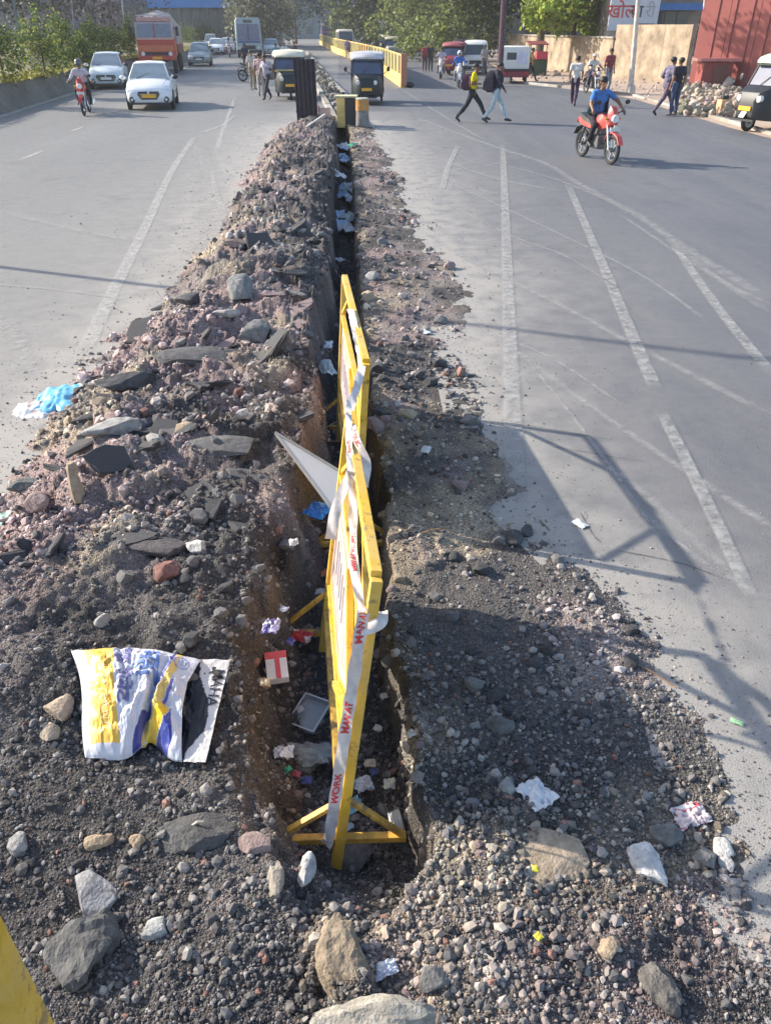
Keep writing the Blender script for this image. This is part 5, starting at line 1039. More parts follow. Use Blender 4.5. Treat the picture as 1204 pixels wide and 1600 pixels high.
# ================================================================== PEOPLE
SK = M('skin', (.22,.115,.07), .55, var=.1); HAIR = M('black_hair', (.012,.010,.010), .6)
def capmesh(a, b_, ra, rb, n=12):
    a, b_ = Vector(a), Vector(b_); d = b_ - a; L_ = d.length
    if L_ < 1e-5: d = Vector((0,0,1)); L_ = 1e-5
    d.normalize(); pts = [a - d*ra*.98, a - d*ra*.7, a, b_, b_ + d*rb*.7, b_ + d*rb*.98]; rs = [ra*.2, ra*.72, ra, rb, rb*.72, rb*.2]
    mb = MB(); mb.tube(pts, rs, n); return mb
def person(loc, rz, label, top, legs, pose='stand', shoes=None, sleeve='short', skin=SK, hair='short', vox=.016, helmet=None, s=1.0, group=None, ov=None, bare=False, skirt=False):
    shoes = shoes or mDark; J = dict(pel=(0,0,.93), ab=(0,.0,1.08), chest=(0,-.005,1.28), neck=(0,0,1.44), head=(0,-.02,1.575))
    for sd, nm in ((1,'L'),(-1,'R')):
        J['hip'+nm]=(sd*.09,0,.90); J['kn'+nm]=(sd*.10,-.02,.49); J['an'+nm]=(sd*.10,.02,.09); J['toe'+nm]=(sd*.12,-.14,.035)
        J['sh'+nm]=(sd*.185,0,1.38); J['el'+nm]=(sd*.235,.03,1.12); J['wr'+nm]=(sd*.25,-.03,.87)
    if pose == 'walk':
        J.update(knL=(.09,-.20,.52), anL=(.08,-.36,.13), toeL=(.09,-.51,.07), knR=(-.09,.08,.49), anR=(-.09,.36,.15), toeR=(-.09,.24,.035), elL=(.23,.14,1.14), wrL=(.22,.10,.90), elR=(-.23,-.10,1.13), wrR=(-.21,-.24,.96), ab=(0,-.01,1.07), chest=(0,-.03,1.27), neck=(0,-.05,1.43), head=(0,-.09,1.565), pel=(0,0,.91))
    if pose == 'stride':
        J.update(knL=(.09,-.26,.55), anL=(.08,-.46,.16), toeL=(.09,-.60,.09), knR=(-.09,.16,.50), anR=(-.09,.46,.16), toeR=(-.09,.36,.035), elL=(.23,.10,1.12), wrL=(.16,-.08,1.02), elR=(-.23,.02,1.10), wrR=(-.16,-.18,1.10), chest=(0,-.04,1.24), neck=(0,-.06,1.40), head=(0,-.10,1.535), pel=(0,0,.88), hipL=(.09,0,.86), hipR=(-.09,0,.86), ab=(0,-.01,1.04), shL=(.18,-.04,1.35), shR=(-.18,-.04,1.35))
    if pose == 'ride':
        J.update(pel=(0,.24,.93), ab=(0,.20,1.06), chest=(0,.14,1.25), neck=(0,.10,1.41), head=(0,.06,1.545), hipL=(.10,.22,.91), hipR=(-.10,.22,.91), knL=(.21,-.14,.74), knR=(-.21,-.14,.74), anL=(.20,.06,.40), anR=(-.20,.06,.40), toeL=(.23,-.10,.33), toeR=(-.23,-.10,.33),
                 shL=(.185,.10,1.35), shR=(-.185,.10,1.35), elL=(.31,-.04,1.15), elR=(-.31,-.04,1.15), wrL=(.37,-.24,1.06), wrR=(-.37,-.24,1.06))
    if ov: J.update(ov)
    J = {k: Vector(v) for k, v in J.items()}
    seg = []   # a, b, ra, rb, material index
    def sg(a, b_, ra, rb, m): seg.append((Vector(a), Vector(b_), ra, rb, m))
    T, Lg, Sk, Sh = 0, 1, 2, 3
    fw = (J['neck']-J['pel']).normalized(); 
    sg(J['pel']+Vector((.07,0,0)), J['pel']-Vector((.07,0,0)), .105, .105, Lg); sg(J['ab']+Vector((.055,0,0)), J['ab']-Vector((.055,0,0)), .105, .105, T); sg(J['pel'], J['chest'], .115, .13, T); sg(J['chest']+Vector((.08,0,0)), J['chest']-Vector((.08,0,0)), .115, .115, T)
    sg(J['shL']-Vector((.04,0,.0)), J['shR']+Vector((.04,0,.0)), .072, .072, T); sg(J['chest'], J['neck']-Vector((0,0,.03)), .12, .06, T); sg(J['neck']-Vector((0,0,.05)), J['head']-Vector((0,0,.05)), .055, .052, Sk)
    hd = J['head']; f = Vector((0,-1,0))
    sg(hd+Vector((0,.015,.035)), hd+Vector((0,.0,.0)), .088, .080, Sk); sg(hd+Vector((0,-.02,-.02)), hd+Vector((0,-.035,-.075)), .068, .040, Sk); sg(hd+Vector((0,-.088,.0)), hd+Vector((0,-.104,-.03)), .010, .015, Sk)
    sg(hd+Vector((-.022,-.088,-.058)), hd+Vector((.022,-.088,-.058)), .010, .010, Sk)
    for sd in (1,-1): sg(hd+Vector((sd*.084,.01,.01)), hd+Vector((sd*.086,.012,-.025)), .016, .012, Sk)
    for nm, sd in (('L',1),('R',-1)):
        sg(J['hip'+nm], J['kn'+nm], .088, .062, Lg); sg(J['kn'+nm], J['an'+nm]+(J['kn'+nm]-J['an'+nm])*.06, .062, .046, Sk if bare else Lg); sg(J['kn'+nm].lerp(J['an'+nm],.3), J['kn'+nm].lerp(J['an'+nm],.45), .062, .056, Sk if bare else Lg)
        sg(J['an'+nm]-Vector((0,0,.02)), J['toe'+nm], .045, .034, Sh); sg(J['an'+nm]+(J['an'+nm]-J['toe'+nm]).normalized()*.03-Vector((0,0,.045)), J['toe'+nm], .038, .032, Sh)
        sg(J['sh'+nm], J['el'+nm], .060, .044, T); sg(J['el'+nm], J['wr'+nm], .042, .028, T if sleeve == 'long' else Sk)
        # hand: palm, four fingers, thumb
        d = (J['wr'+nm]-J['el'+nm]).normalized(); side = d.cross(Vector((0,0,1)));
        if side.length < .3: side = Vector((0,-1,0)) 
        side.normalize(); w_ = J['wr'+nm]; cu = (Vector((0,0,-1)) if pose == 'ride' else Vector((-sd,0,0))); cu = (cu - d*cu.dot(d)).normalized()
        sg(w_+d*.02, w_+d*.075, .026, .034, Sk)
        for i, (o_, l_) in enumerate(((-.030,.060),(-.010,.072),(.010,.068),(.030,.052))):
            b0_ = w_+d*.085+side*o_; k1 = b0_+d*l_*.5+cu*l_*.22; k2 = k1+d*l_*.22+cu*l_*.42; sg(b0_, k1, .0105, .0095, Sk); sg(k1, k2, .0095, .008, Sk)
        b0_ = w_+d*.04-side*.032; sg(b0_, b0_+d*.035-side*.022+cu*.02, .012, .009, Sk)
    mb = MB()
    for a, b_, ra, rb, m in seg:
        q_ = capmesh(a, b_, ra, rb); mb.add(q_.v, q_.f)
    me0 = bpy.data.meshes.new('p'); me0.from_pydata([tuple(p) for p in mb.v], [], mb.f); ob = bpy.data.objects.new('p', me0); COL.objects.link(ob)
    md = ob.modifiers.new('r', 'REMESH'); md.mode = 'VOXEL'; md.voxel_size = vox; sm = ob.modifiers.new('s', 'SMOOTH'); sm.factor = .5; sm.iterations = 2
    dg = bpy.context.evaluated_depsgraph_get(); me = bpy.data.meshes.new_from_object(ob.evaluated_get(dg)); bpy.data.objects.remove(ob)
    n = len(me.vertices); co = np.empty(n*3, np.float32); me.vertices.foreach_get('co', co); co = co.reshape(-1, 3)
    D = []
    for a, b_, ra, rb, m in seg:
        a_ = np.array(a); d = np.array(b_) - a_; t_ = np.clip(((co - a_) @ d) / max(d @ d, 1e-9), 0, 1); D.append(np.linalg.norm(co - a_ - t_[:, None]*d, axis=1) - (ra + (rb-ra)*t_))
    mi = np.array([s_[4] for s_ in seg])[np.argmin(np.array(D), 0)]
    if sleeve == 'short':
        for nm in 'LR':
            a_ = np.array(J['sh'+nm]); d = np.array(J['el'+nm]) - a_; t_ = ((co - a_) @ d) / (d @ d); dd = np.linalg.norm(co - a_ - np.clip(t_,0,1)[:, None]*d, axis=1); mi = np.where((t_ > .72) & (dd < .07) & (mi == 0), 2, mi)
    # cloth folds on shirt and trousers
    nrm = np.empty(n*3, np.float32); me.vertices.foreach_get('normal', nrm); nrm = nrm.reshape(-1,3)
    fold = (fbm(co[:,0]*1.5+co[:,1], co[:,2]+loc[0], 9, 3)*.016 + .007) * (mi < 2); co = co + nrm*fold[:,None]; me.vertices.foreach_set('co', co.astype(np.float32).ravel())
    lv = np.empty(len(me.loops), np.int32); me.loops.foreach_get('vertex_index', lv); ls = np.empty(len(me.polygons), np.int32); me.polygons.foreach_get('loop_start', ls)
    for m in (top, legs, skin, shoes): me.materials.append(m)
    me.polygons.foreach_set('material_index', mi[lv[ls]].astype(np.int32)); me.polygons.foreach_set('use_smooth', np.ones(len(me.polygons), bool)); me.name = 'body'; me.update()
    t_ = thing('person', label, 'person', loc, rz=rz, group=group); t_.scale = (s,s,s); link('body', me, t_)
    if helmet:
        h_ = MB(); h_.ell(hd+Vector((0,.01,.03)), (.125,.145,.135), 16, 12); h_.build('helmet', helmet, t_, smooth=True); MB().ell(hd+Vector((0,-.062,.005)), (.098,.085,.062), 12, 8).build('visor', mGlass, t_, smooth=True)
    else:
        h_ = MB(); h_.ell(hd+Vector((0,.022,.052)), (.096,.105,.082), 14, 10)
        if hair == 'long': h_.tube([hd+Vector((0,.06,.04)), hd+Vector((0,.09,-.08)), hd+Vector((0,.08,-.22))], [.08,.07,.03], 10)
        if hair == 'cap': pass
        h_.build('hair' if hair != 'cap' else 'cap', HAIR if hair != 'cap' else M('cap_white', (.6,.58,.55), .7), t_, smooth=True)
        for sd in (1,-1): MB().ell(hd+Vector((sd*.032,-.082,.012)), (.012,.008,.007), 8, 6).build('eye', M('eye', (.03,.02,.02), .2), t_, smooth=True)
    return t_
def backpack(loc, rz, label, mt, s=1.0):
    t_ = thing('backpack', label, 'backpack', loc, rz=rz); t_.scale = (s,s,s)
    MB().loft([[(x*w_, y, z) for x, y in ((-1,0),(-1,.10*d_),(-.8,.2*d_),(.8,.2*d_),(1,.10*d_),(1,0))] for z, w_, d_ in ((-.24,.11,.7),(-.20,.15,1.0),(0,.165,1.15),(.16,.15,1.0),(.24,.09,.6))]).build('sack', mt, t_, smooth=True)
    MB().loft([[(x*w_, y, z) for x, y in ((-1,.19),(-.9,.26),(.9,.26),(1,.19))] for z, w_ in ((-.19,.10),(-.02,.11),(0,.10))]).build('front_pocket', mt, t_, bevel=.01)
    for sd in (1,-1): MB().tube([(sd*.08,.02,.22),(sd*.11,-.10,.26),(sd*.12,-.22,.14),(sd*.12,-.2,-.05),(sd*.12,-.02,-.20)], .016, 6).build('strap', mDark, t_)
    return t_
def C_(n, c, r=.85): return M('cloth_' + n, c, r, var=.32, scale=9, spec=.2, bump=.012, bscale=14)
# riders
m1 = motorcycle(P(130,181)+Vector((0,.55,0)), ROADL+R(2), 'red motorcycle ridden on the left in front of the hatchback', M('bike_red', (.45,.035,.04), .3))
person(m1.location, ROADL+R(2), 'helmeted rider in a pale shirt on the red motorcycle at left', C_('pale_lilac',(.52,.5,.55)), C_('charcoal',(.04,.04,.05)), 'ride', helmet=M('helmet_grey',(.12,.11,.12),.25), vox=.014, sleeve='long')
m2 = motorcycle(P(951,259)+Vector((-.10,.78,0)), R(14), 'red and white motorcycle crossing in front with its front wheel turned', M('bike_coral', (.62,.10,.09), .3), s=1.02)
person(m2.location, R(14), 'rider in a blue shirt with dark open jacket on the coral motorcycle', C_('blue',(.07,.20,.50)), C_('darkgrey',(.035,.03,.04)), 'ride', vox=.011, s=1.02, sleeve='short', ov=dict(elL=(.36,-.02,1.2)))
MBo = MB()
jk = thing('open_jacket', 'dark teal jacket flapping open on the rider in the blue shirt', 'jacket', m2.location, rz=R(14)); jk.scale = (1.02,)*3
for sd in (1,-1): MB().loft([[(sd*(.10+.10*k_), .10-.13+.10*k_, 1.38), (sd*(.10+.12*k_), .02-.02+.12*k_, 1.15), (sd*(.14+.13*k_), .02+.16*k_, .95)] + [(sd*(.10+.12*k_), .34-.06*k_, .95), (sd*(.10+.11*k_), .30-.06*k_, 1.15), (sd*(.08+.09*k_), .20, 1.40)] for k_ in (.55,1.0)]).build('front_panel', C_('teal_dark',(.02,.045,.05)), jk, smooth=True)
m3 = motorcycle(P(718,138)+Vector((0,.6,0)), R(-5), 'white scooter-like motorcycle by the rider in bright blue', M('bike_white', (.6,.6,.62), .35), s=.95)
person(m3.location, R(-5), 'rider in a bright blue jacket beside the white minivan', C_('bright_blue',(.05,.16,.48)), C_('greyj',(.3,.3,.32)), 'ride', helmet=M('helmet_white',(.6,.6,.62),.3), vox=.02, s=.95, sleeve='long')
m4 = motorcycle(P(926,148)+Vector((0,.4,0)), R(8), 'dark motorcycle ridden near the beige wall on the right', M('bike_dark', (.06,.03,.05), .4), s=.95)
person(m4.location, R(8), 'rider in a white shirt and pale cap near the beige wall', C_('white1',(.60,.58,.55)), C_('navy',(.03,.03,.06)), 'ride', hair='cap', vox=.018, s=.95)
m5 = motorcycle(P(396,128)+Vector((0,.2,0)), R(72), 'parked motorcycle at the left of the small group of people', M('bike_grey', (.25,.25,.26), .4))
m6 = motorcycle(P(425,133)+Vector((0,.2,0)), R(80), 'second parked motorcycle just left of the cream-hooded rickshaw', M('bike_blackish', (.05,.05,.06), .35))
m7 = motorcycle(P(358,90)+Vector((0,.6,0)), ROADL, 'small distant motorcycle passing beside the blue bus', M('bike_pinkish', (.4,.2,.25), .4))
person(m7.location, ROADL, 'distant rider in white beside the pale blue bus', C_('white2',(.58,.56,.6)), C_('greyv',(.15,.13,.17)), 'ride', helmet=M('helmet_dark',(.05,.05,.06),.3), vox=.024, sleeve='long')
m8 = motorcycle(P(690,124)+Vector((0,.6,0)), R(-10), 'white two-wheeler near the maroon-framed rickshaw', M('bike_white', (.6,.6,.62), .35), s=.9)
person(m8.location, R(-10), 'rider in pale lilac at the maroon-framed rickshaw', C_('lilac2',(.45,.42,.55)), C_('pinkish',(.38,.25,.26)), 'ride', vox=.024, s=.95)
# walkers
W1 = R(78)
p = P(735,191); person(p, W1, 'walker in a yellow t-shirt striding right with dark trousers', C_('yellow',(.72,.56,.02)), C_('charcoal2',(.035,.035,.045)), 'stride', vox=.012)
bq = p + Vector((-.13,.0,1.14)); backpack(bq, W1, 'dark plum backpack on the walker in yellow', C_('plum',(.07,.03,.06)), .95)
p = P(772,192); person(p, W1, 'walker in a dark jacket and pale blue jeans following the one in yellow', C_('nightblue',(.035,.035,.06)), C_('palejeans',(.42,.52,.56)), 'walk', vox=.012, sleeve='long')
backpack(p + Vector((-.11,.02,1.17)), W1, 'large charcoal backpack on the walker in pale jeans', C_('charcoalbag',(.05,.045,.06)), 1.25)
person(P(894,166), R(160), 'man in a cream shirt and plum trousers walking away by the verge', C_('cream',(.60,.57,.55)), C_('plumtr',(.055,.03,.065)), 'walk', vox=.015, s=1.0)
person(P(946,146), R(20), 'standing man in a maroon shirt and grey jeans beside the lamp pole', C_('maroon',(.22,.05,.06)), C_('greyblue',(.25,.27,.33)), 'stand', vox=.017, s=1.05)
person(P(977,121), R(-60), 'person in orange sitting by the wall behind the lamp pole', C_('orange',(.60,.26,.10)), C_('brownc',(.25,.15,.1)), 'stand', vox=.02, s=.92)
person(P(1034,180), R(110), 'man in violet-grey clothes stepping wide beside the rubble', C_('violet_grey',(.14,.13,.2)), C_('violet_tr',(.12,.09,.13)), 'stride', vox=.014, s=1.06, sleeve='long')
person(P(1049,181), R(200), 'man in a dark shirt close behind the wide-stepping man', C_('black1',(.03,.03,.04)), C_('indigo',(.06,.08,.15)), 'stand', vox=.014, s=1.03)
person(P(409,150), R(170), 'person in a faded pink shirt among the parked motorcycles', C_('pink',(.58,.38,.36)), C_('whitec',(.48,.44,.42)), 'stand', vox=.016, s=.98)
person(P(419,157), R(-30), 'thin man in a grey shirt and dark trousers right of the one in pink', C_('greyl',(.40,.38,.45)), C_('dark3',(.05,.05,.06)), 'walk', vox=.016, s=.98)
person(P(396,140), R(40), 'man in a pale shirt behind the parked motorcycle', C_('palec',(.5,.46,.42)), C_('khaki',(.25,.22,.16)), 'stand', vox=.02, s=.98)
for px, py, rz_, lab, tc, lc in [(446,108,20,'man in white standing left of the road behind the rickshaw',(.58,.58,.6),(.2,.2,.22)),(461,104,-20,'figure in dark grey behind the cream-hooded rickshaw',(.08,.08,.1),(.05,.05,.06)),(543,92,10,'distant person in violet at the yellow fence',(.28,.22,.5),(.2,.15,.3)),
     (663,112,0,'distant person in dull red under the shade trees',(.3,.06,.08),(.1,.05,.06)),(672,112,0,'distant person in black beside the one in dull red',(.05,.05,.06),(.05,.05,.06)),(826,128,60,'person in orange squatting beside the goods rickshaw',(.62,.38,.12),(.05,.05,.06)),
     (385,112,0,'distant man in black near the bus wheels',(.05,.05,.07),(.08,.08,.1)),(433,112,0,'distant man in teal between the bus and the rickshaw',(.1,.25,.28),(.1,.1,.12)),(755,118,30,'person beside the minivan in a grey shirt',(.3,.3,.3),(.1,.1,.12))]:
    person(P(px, py), R(rz_), lab, C_('t%d' % px, tc), C_('l%d' % px, lc), 'stand' if px != 826 else 'walk', vox=.026, s=.97)
# goods at the verge
a = P(1127,176); t_ = thing('cardboard_carton', 'orange-brown carton standing on the sandy verge by the rubble', 'box', a, rz=.2); MB().box((-.2,-.15,0),(.2,.15,.42)).build('body', M('carton',(.60,.38,.22),.8), t_, bevel=.01); MB().box((-.12,-.05,.42),(.14,.08,.55)).build('lump', mDark, t_, bevel=.03)
a = P(838,118); t_ = thing('stall', 'small red and green stall between the tree trunk and the wall', 'stall', a); MB().box((-.9,0,0),(.6,.8,1.0)).build('counter', M('dark_green',(.06,.10,.05),.7), t_); MB().prism([(-.7,-.4,1.65),(.5,-.4,1.65),(.5,.8,1.8),(-.7,.8,1.8)],(0,0,.05)).build('awning', M('stall_red',(.22,.05,.05),.7), t_)
for x_ in (-.6,.4): MB().bar((x_,-.3,0),(x_,-.3,1.66),.05).build('upright', mDark, t_)
MB().box((-.2,-.35,.9),(.5,.1,1.3)).build('crate', M('stall_red2',(.5,.05,.08),.6), t_)

# ================================================================== BARRICADES IN THE TRENCH
mBar = M('barricade_yellow', (.76,.46,.035), .45, var=.16, scale=14, bump=.0008, bscale=60); mBarO = M('barricade_ochre', (.62,.36,.06), .55, var=.3, scale=18); mPanel = M('barricade_panel', (.44,.375,.385), .5, var=.15, scale=8); mTapeW = M('tape_white', (.62,.57,.55), .4, var=.22, scale=20); mTapeR = M('tape_red', (.62,.05,.06), .4)
def weather(m, col, sc=7, lo=.56, hi=.64, amt=.85):
    n = m.node_tree.nodes; l = m.node_tree.links; b = n['Principled BSDF']; old = b.inputs['Base Color'].links[0].from_socket
    tc = n.new('ShaderNodeTexCoord'); no = n.new('ShaderNodeTexNoise'); no.inputs['Scale'].default_value = sc; no.inputs['Detail'].default_value = 8; no.inputs['Roughness'].default_value = .75; l.new(tc.outputs['Object'], no.inputs['Vector'])
    mr = n.new('ShaderNodeMapRange'); mr.inputs[1].default_value = lo; mr.inputs[2].default_value = hi; mr.inputs[4].default_value = amt; l.new(no.outputs[0], mr.inputs[0])
    mx = n.new('ShaderNodeMix'); mx.data_type = 'RGBA'; mx.inputs[7].default_value = (*col, 1); l.new(old, mx.inputs[6]); l.new(mr.outputs[0], mx.inputs[0]); l.new(mx.outputs[2], b.inputs['Base Color'])
weather(mBar, (.22,.12,.05), 11, .55, .62, .8); weather(mBar, (.50,.42,.30), 3.5, .42, .70, .55); weather(mBarO, (.20,.12,.06), 8, .5, .6); weather(mPanel, (.30,.22,.17), 5, .5, .65, .6); weather(mTapeW, (.36,.28,.22), 12, .55, .7, .6)
def barricade(NB, NT, FT, label, feet=(True, True), nb2=None):
    o = NB.copy(); U = NT - NB; A = FT - NT; t_ = thing('barricade', label, 'barricade', o)
    FBt = A * 1.0
    def pt(u, v): return A * u + U * v
    nrm = A.cross(U).normalized()     # points to the left face or right face
    if nrm.x > 0: nrm = -nrm
    w = .042
    MB().bar(pt(0,0), pt(0,1.0), w, w, up=nrm).build('post', mBar, t_, bevel=.003); MB().bar(pt(1,.06), pt(1,1.0), w, w, up=nrm).build('post', mBar, t_, bevel=.003)
    ah = A.normalized(); uh = U.normalized()
    MB().bar(pt(0,1)+ah*w*.5+uh*.0, pt(1,1)-ah*w*.5, w, w, up=nrm).build('top_rail', mBar, t_, bevel=.003); MB().bar(pt(0,.24)+ah*w*.5, pt(1,.24)-ah*w*.5, w, w, up=nrm).build('bottom_rail', mBarO, t_, bevel=.003)
    def bar(a, b_, w1=.004, w2=.035, nm='panel_rail', off=.003): MB().bar(pt(*a)+nrm*off, pt(*b_)+nrm*off, .026, w2, up=nrm).build(nm, mBar, t_, bevel=.002)
    bar((.03,.80), (.97,.80)); bar((.03,.36), (.97,.36), w2=.03)
    MB().prism([pt(.022,.365)+nrm*.002, pt(.978,.365)+nrm*.002, pt(.978,.79)+nrm*.002, pt(.022,.79)+nrm*.002], -nrm*.003).build('yellow_plate', mBar, t_)
    bar((.03,.56), (.40,.78), w2=.03, nm='diagonal_bar', off=.02); bar((.03,.56), (.40,.38), w2=.03, nm='diagonal_bar', off=.02); bar((.70,.99), (.97,.82), w2=.03, nm='diagonal_bar', off=0); bar((.30,.99), (.03,.82), w2=.03, nm='diagonal_bar', off=0)
    V = [(.10,.56),(.42,.755),(.96,.755),(.96,.42),(.42,.40)]
    MB().prism([pt(a,b_) + nrm*.007 for a, b_ in V], -nrm*.004).build('mauve_panel', mPanel, t_)
    cx_, cy_ = .62, .58
    V2 = [(cx_+(a-cx_)*.82, cy_+(b_-cy_)*.80) for a, b_ in V]
    for i in range(5): MB().bar(pt(*V2[i])+nrm*.008, pt(*V2[(i+1)%5])+nrm*.008, .002, .008, up=nrm).build('pinstripe', M('pinstripe', (.60,.42,.20), .6), t_)
    for i in range(5): MB().bar(pt(.5+i*.07,.53)+nrm*.008, pt(.5+i*.07+.03,.64)+nrm*.008, .002, .010, up=nrm).build('panel_mark', M('panel_mark', (.62,.58,.58), .6), t_)
    for f, u in zip(feet, (0, 1)):
        if not f: continue
        b0 = pt(u, .175 if u == 0 else .14); sx = Vector((1,-.02,0)); l = b0 - sx*.28; r = b0 + sx*.27
        MB().bar(l, r, .032, .032).build('foot_bar', mBarO, t_, bevel=.003); MB().bar(l+Vector((.01,0,.01)), pt(u,.31)-sx*.02, .026, .02).build('foot_brace', mBarO, t_, bevel=.002)
        if u == 0: MB().bar(r+Vector((-.01,0,.01)), pt(u,.31)+sx*.02, .026, .02).build('foot_brace', mBarO, t_, bevel=.002)
    return t_, pt, o, nrm
NB1 = P(521,1382,-.40); NT1 = P(588,905,1.0); FT1 = P(545,655,.98)
b1, pt1, o1, n1 = barricade(NB1, NT1, FT1, 'nearest leaning yellow barricade with tape wrapped round its post')
NT2 = P(572,568,1.03); FT2 = P(538,432,1.02); U2 = Vector((.10,.08,1.46))
b2, pt2, o2, n2 = barricade(NT2 - U2, NT2, FT2, 'second yellow barricade standing further down the trench')
# third barricade at the photographer's side, only its post edge in view
p3 = PD(6,1540,.78); t3 = thing('barricade', 'yellow barricade post cutting the bottom left corner', 'barricade', (p3.x, p3.y, tz(p3.x,p3.y)-.02))
MB().box((-.035,-.035,0),(.035,.035,1.42)).build('post', mBar, t3, bevel=.004); MB().bar((-.036,-.0,1.36),(-1.4,-.12,1.36),.045).build('top_rail', mBar, t3, bevel=.003); MB().box((-1.47,-.155,0),(-1.4,-.085,1.42)).build('post', mBar, t3, bevel=.004)
MB().bar((-.036,0,.5),(-1.4,-.12,.5),.045).build('bottom_rail', mBar, t3, bevel=.003)

# warning tape
CAMP = Vector((0,0,CAM_H))
def tape(pts, w, label, words=None, n=60, twist=.25, ph=0, tsize=None):
    pts = [Vector(p) for p in pts]; L_ = [0]
    for i in range(1, len(pts)): L_.append(L_[-1] + (pts[i]-pts[i-1]).length)
    T_ = L_[-1]
    def at_(s):
        s = min(max(s, 0), T_ - 1e-6); i = max(k for k in range(len(L_)) if L_[k] <= s); i = min(i, len(pts)-2); t_ = (s - L_[i]) / (L_[i+1]-L_[i])
        p0 = pts[max(i-1,0)]; p1 = pts[i]; p2 = pts[i+1]; p3_ = pts[min(i+2,len(pts)-1)]
        return .5*((2*p1)+(-p0+p2)*t_+(2*p0-5*p1+4*p2-p3_)*t_**2+(-p0+3*p1-3*p2+p3_)*t_**3)
    def fr(s, q_, lift=0):
        p = at_(s); d = (at_(s+.01)-at_(s-.01)).normalized(); v = (CAMP - p).normalized(); sd = d.cross(v).normalized(); a = twist*math.sin(s*9+ph); sd = sd*math.cos(a)+d.cross(sd)*math.sin(a); nn = sd.cross(d)
        if nn.dot(v) < 0: nn = -nn
        return p + sd*q_*w/2*(1-.15*math.sin(s*23)**2) + nn*(lift + .006*math.sin(s*30+q_*2))
    mb = MB(); m = 4; V = [fr(T_*i/n, j/m*2-1) for i in range(n+1) for j in range(m+1)]; mb.add(V, [tuple(int(x) for x in f) for f in gridf(n+1, m+1)])
    o = mb.build('warning_tape', mTapeW, None, smooth=True); tag(o, label, 'tape')
    if words:
        for s0, txt in words: text_mesh(txt, w*.80, 'lettering', mTapeR, o, fn=lambda x, y, s0=s0: fr(s0 + x, -y/(w/2), .0025), align='CENTER', bold=.0012)
    return o
nd = Vector((-.03,-.03,0))
tp0 = o1 + pt1(0,.24) + Vector((-.05,-.05,0)); tp1 = o1 + pt1(0,.93) + Vector((-.035,-.04,0)); tp2 = o1 + pt1(.3,1.0)+Vector((-.03,-.02,.03)); 
tape([tp0 + Vector((-.02,-.01,-.07)), tp0, o1+pt1(.0,.50)+Vector((-.045,-.045,0)), o1+pt1(0,.72)+Vector((-.04,-.045,0)), tp1], .050, 'white and red warning tape running down the nearest barricade post', [(.62,'MAN AT'), (.30,'WORK'), (1.0,'MAN AT')], twist=.15)
tape([tp1, o1+pt1(.16,.93)+Vector((-.05,0,0)), o1+pt1(.45,.985)+Vector((-.035,0,.02)), o1+pt1(.8,1.0)+Vector((-.02,0,.03)), o1+pt1(.99,1.0)+Vector((.0,0,.04))], .036, 'warning tape strung along the top rail of the nearest barricade', [(.35,'MAN AT WORK'), (1.05,'MAN AT')], twist=.5, ph=1)
tape([o1+pt1(.0,.88)+Vector((-.035,-.03,0)), o1+pt1(0,.885)+Vector((-.0,-.036,.0)), o1+pt1(0,.89)+Vector((.034,-.03,.01)), o1+pt1(0,.89)+Vector((.034,.03,.01))], .055, 'short turn of white tape wrapped round the nearest post', twist=.05, n=20)
tape([o1+pt1(.55,1.0)+Vector((-.03,0,.03)), o1+pt1(.60,.95)+Vector((-.05,0,0)), o1+pt1(.60,.86)+Vector((-.08,.0,0)), o1+pt1(.58,.78)+Vector((-.09,.0,0))], .055, 'loose end of pale tape hanging by the white board', twist=.6, n=30)
tape([o1+pt1(.9,1.0)+Vector((.02,0,.03)), o1+pt1(.72,1.02)+Vector((.0,0,.05)), o1+pt1(.66,1.0)+Vector((.045,0,.0)), o1+pt1(.6,.93)+Vector((.05,0,.02))], .045, 'knotted pinkish tape at the middle of the top rail', [(.2,'AT WORK')], twist=1.0, n=30)
tape([o2+pt2(.5,1.0)+Vector((-.02,0,.03)), o2+pt2(.2,.98)+Vector((-.02,0,.04)), o2+pt2(.02,.97)+Vector((-.02,-.03,.03)), o1+pt1(1,1)+Vector((0,0,.04))], .05, 'tape stretched between the two yellow barricades', twist=.5)

# ------------------------------------------------------------------ torn cement sack
cA, cD, cC, cE = seat(112,1020), seat(140,1188), seat(360,1036), seat(322,1196)
def sack(u, v, lift=0.0, puff=1.0):
    vb = v * (1 - .16 * np.exp(-((u - .52) / .13) ** 2)); ut = u + .03 * np.sin(v * 5) * (u < .2) 
    a = np.array(cA)[None] * (1 - vb[:, None]) + np.array(cD)[None] * vb[:, None]; b_ = np.array(cC)[None] * (1 - vb[:, None]) + np.array(cE)[None] * vb[:, None]
    p = a * (1 - ut[:, None]) + b_ * ut[:, None]
    p[:, 1] += .03 * np.sin(np.pi * np.clip(u / .8, 0, 1)) * (1 - vb)
    pf = np.clip(np.sin(np.pi * np.clip(u / .86, 0, 1)), 0, 1) ** .6 * np.clip(np.sin(np.pi * np.clip(v, 0, 1)), 0, 1) ** .5
    x_, y_ = u * .7, v * .5
    wr = .030 * fbm(x_ + 2, y_ + 4, 4, 3) - .034 * np.abs(fbm(x_ * 1.5 + y_, y_ - x_ * .7, 7, 2)) - .016 * np.abs(fbm(x_ * 3, y_ * 2, 10, 3)) + .022 * np.abs(fbm(x_ - y_ * .8, y_ + x_ * .3, 6, 2))
    fold = -.055 * np.exp(-((u - .56 + .18 * (v - .5)) / .022) ** 2) * sst(.1, .6, v) - .03 * np.exp(-((u - .30 - .1 * v) / .02) ** 2) * sst(.6, 0, v)
    p[:, 2] += .012 + .125 * pf * puff + (wr + fold * puff) * np.clip(pf * 1.4, .3, 1) + lift; return p
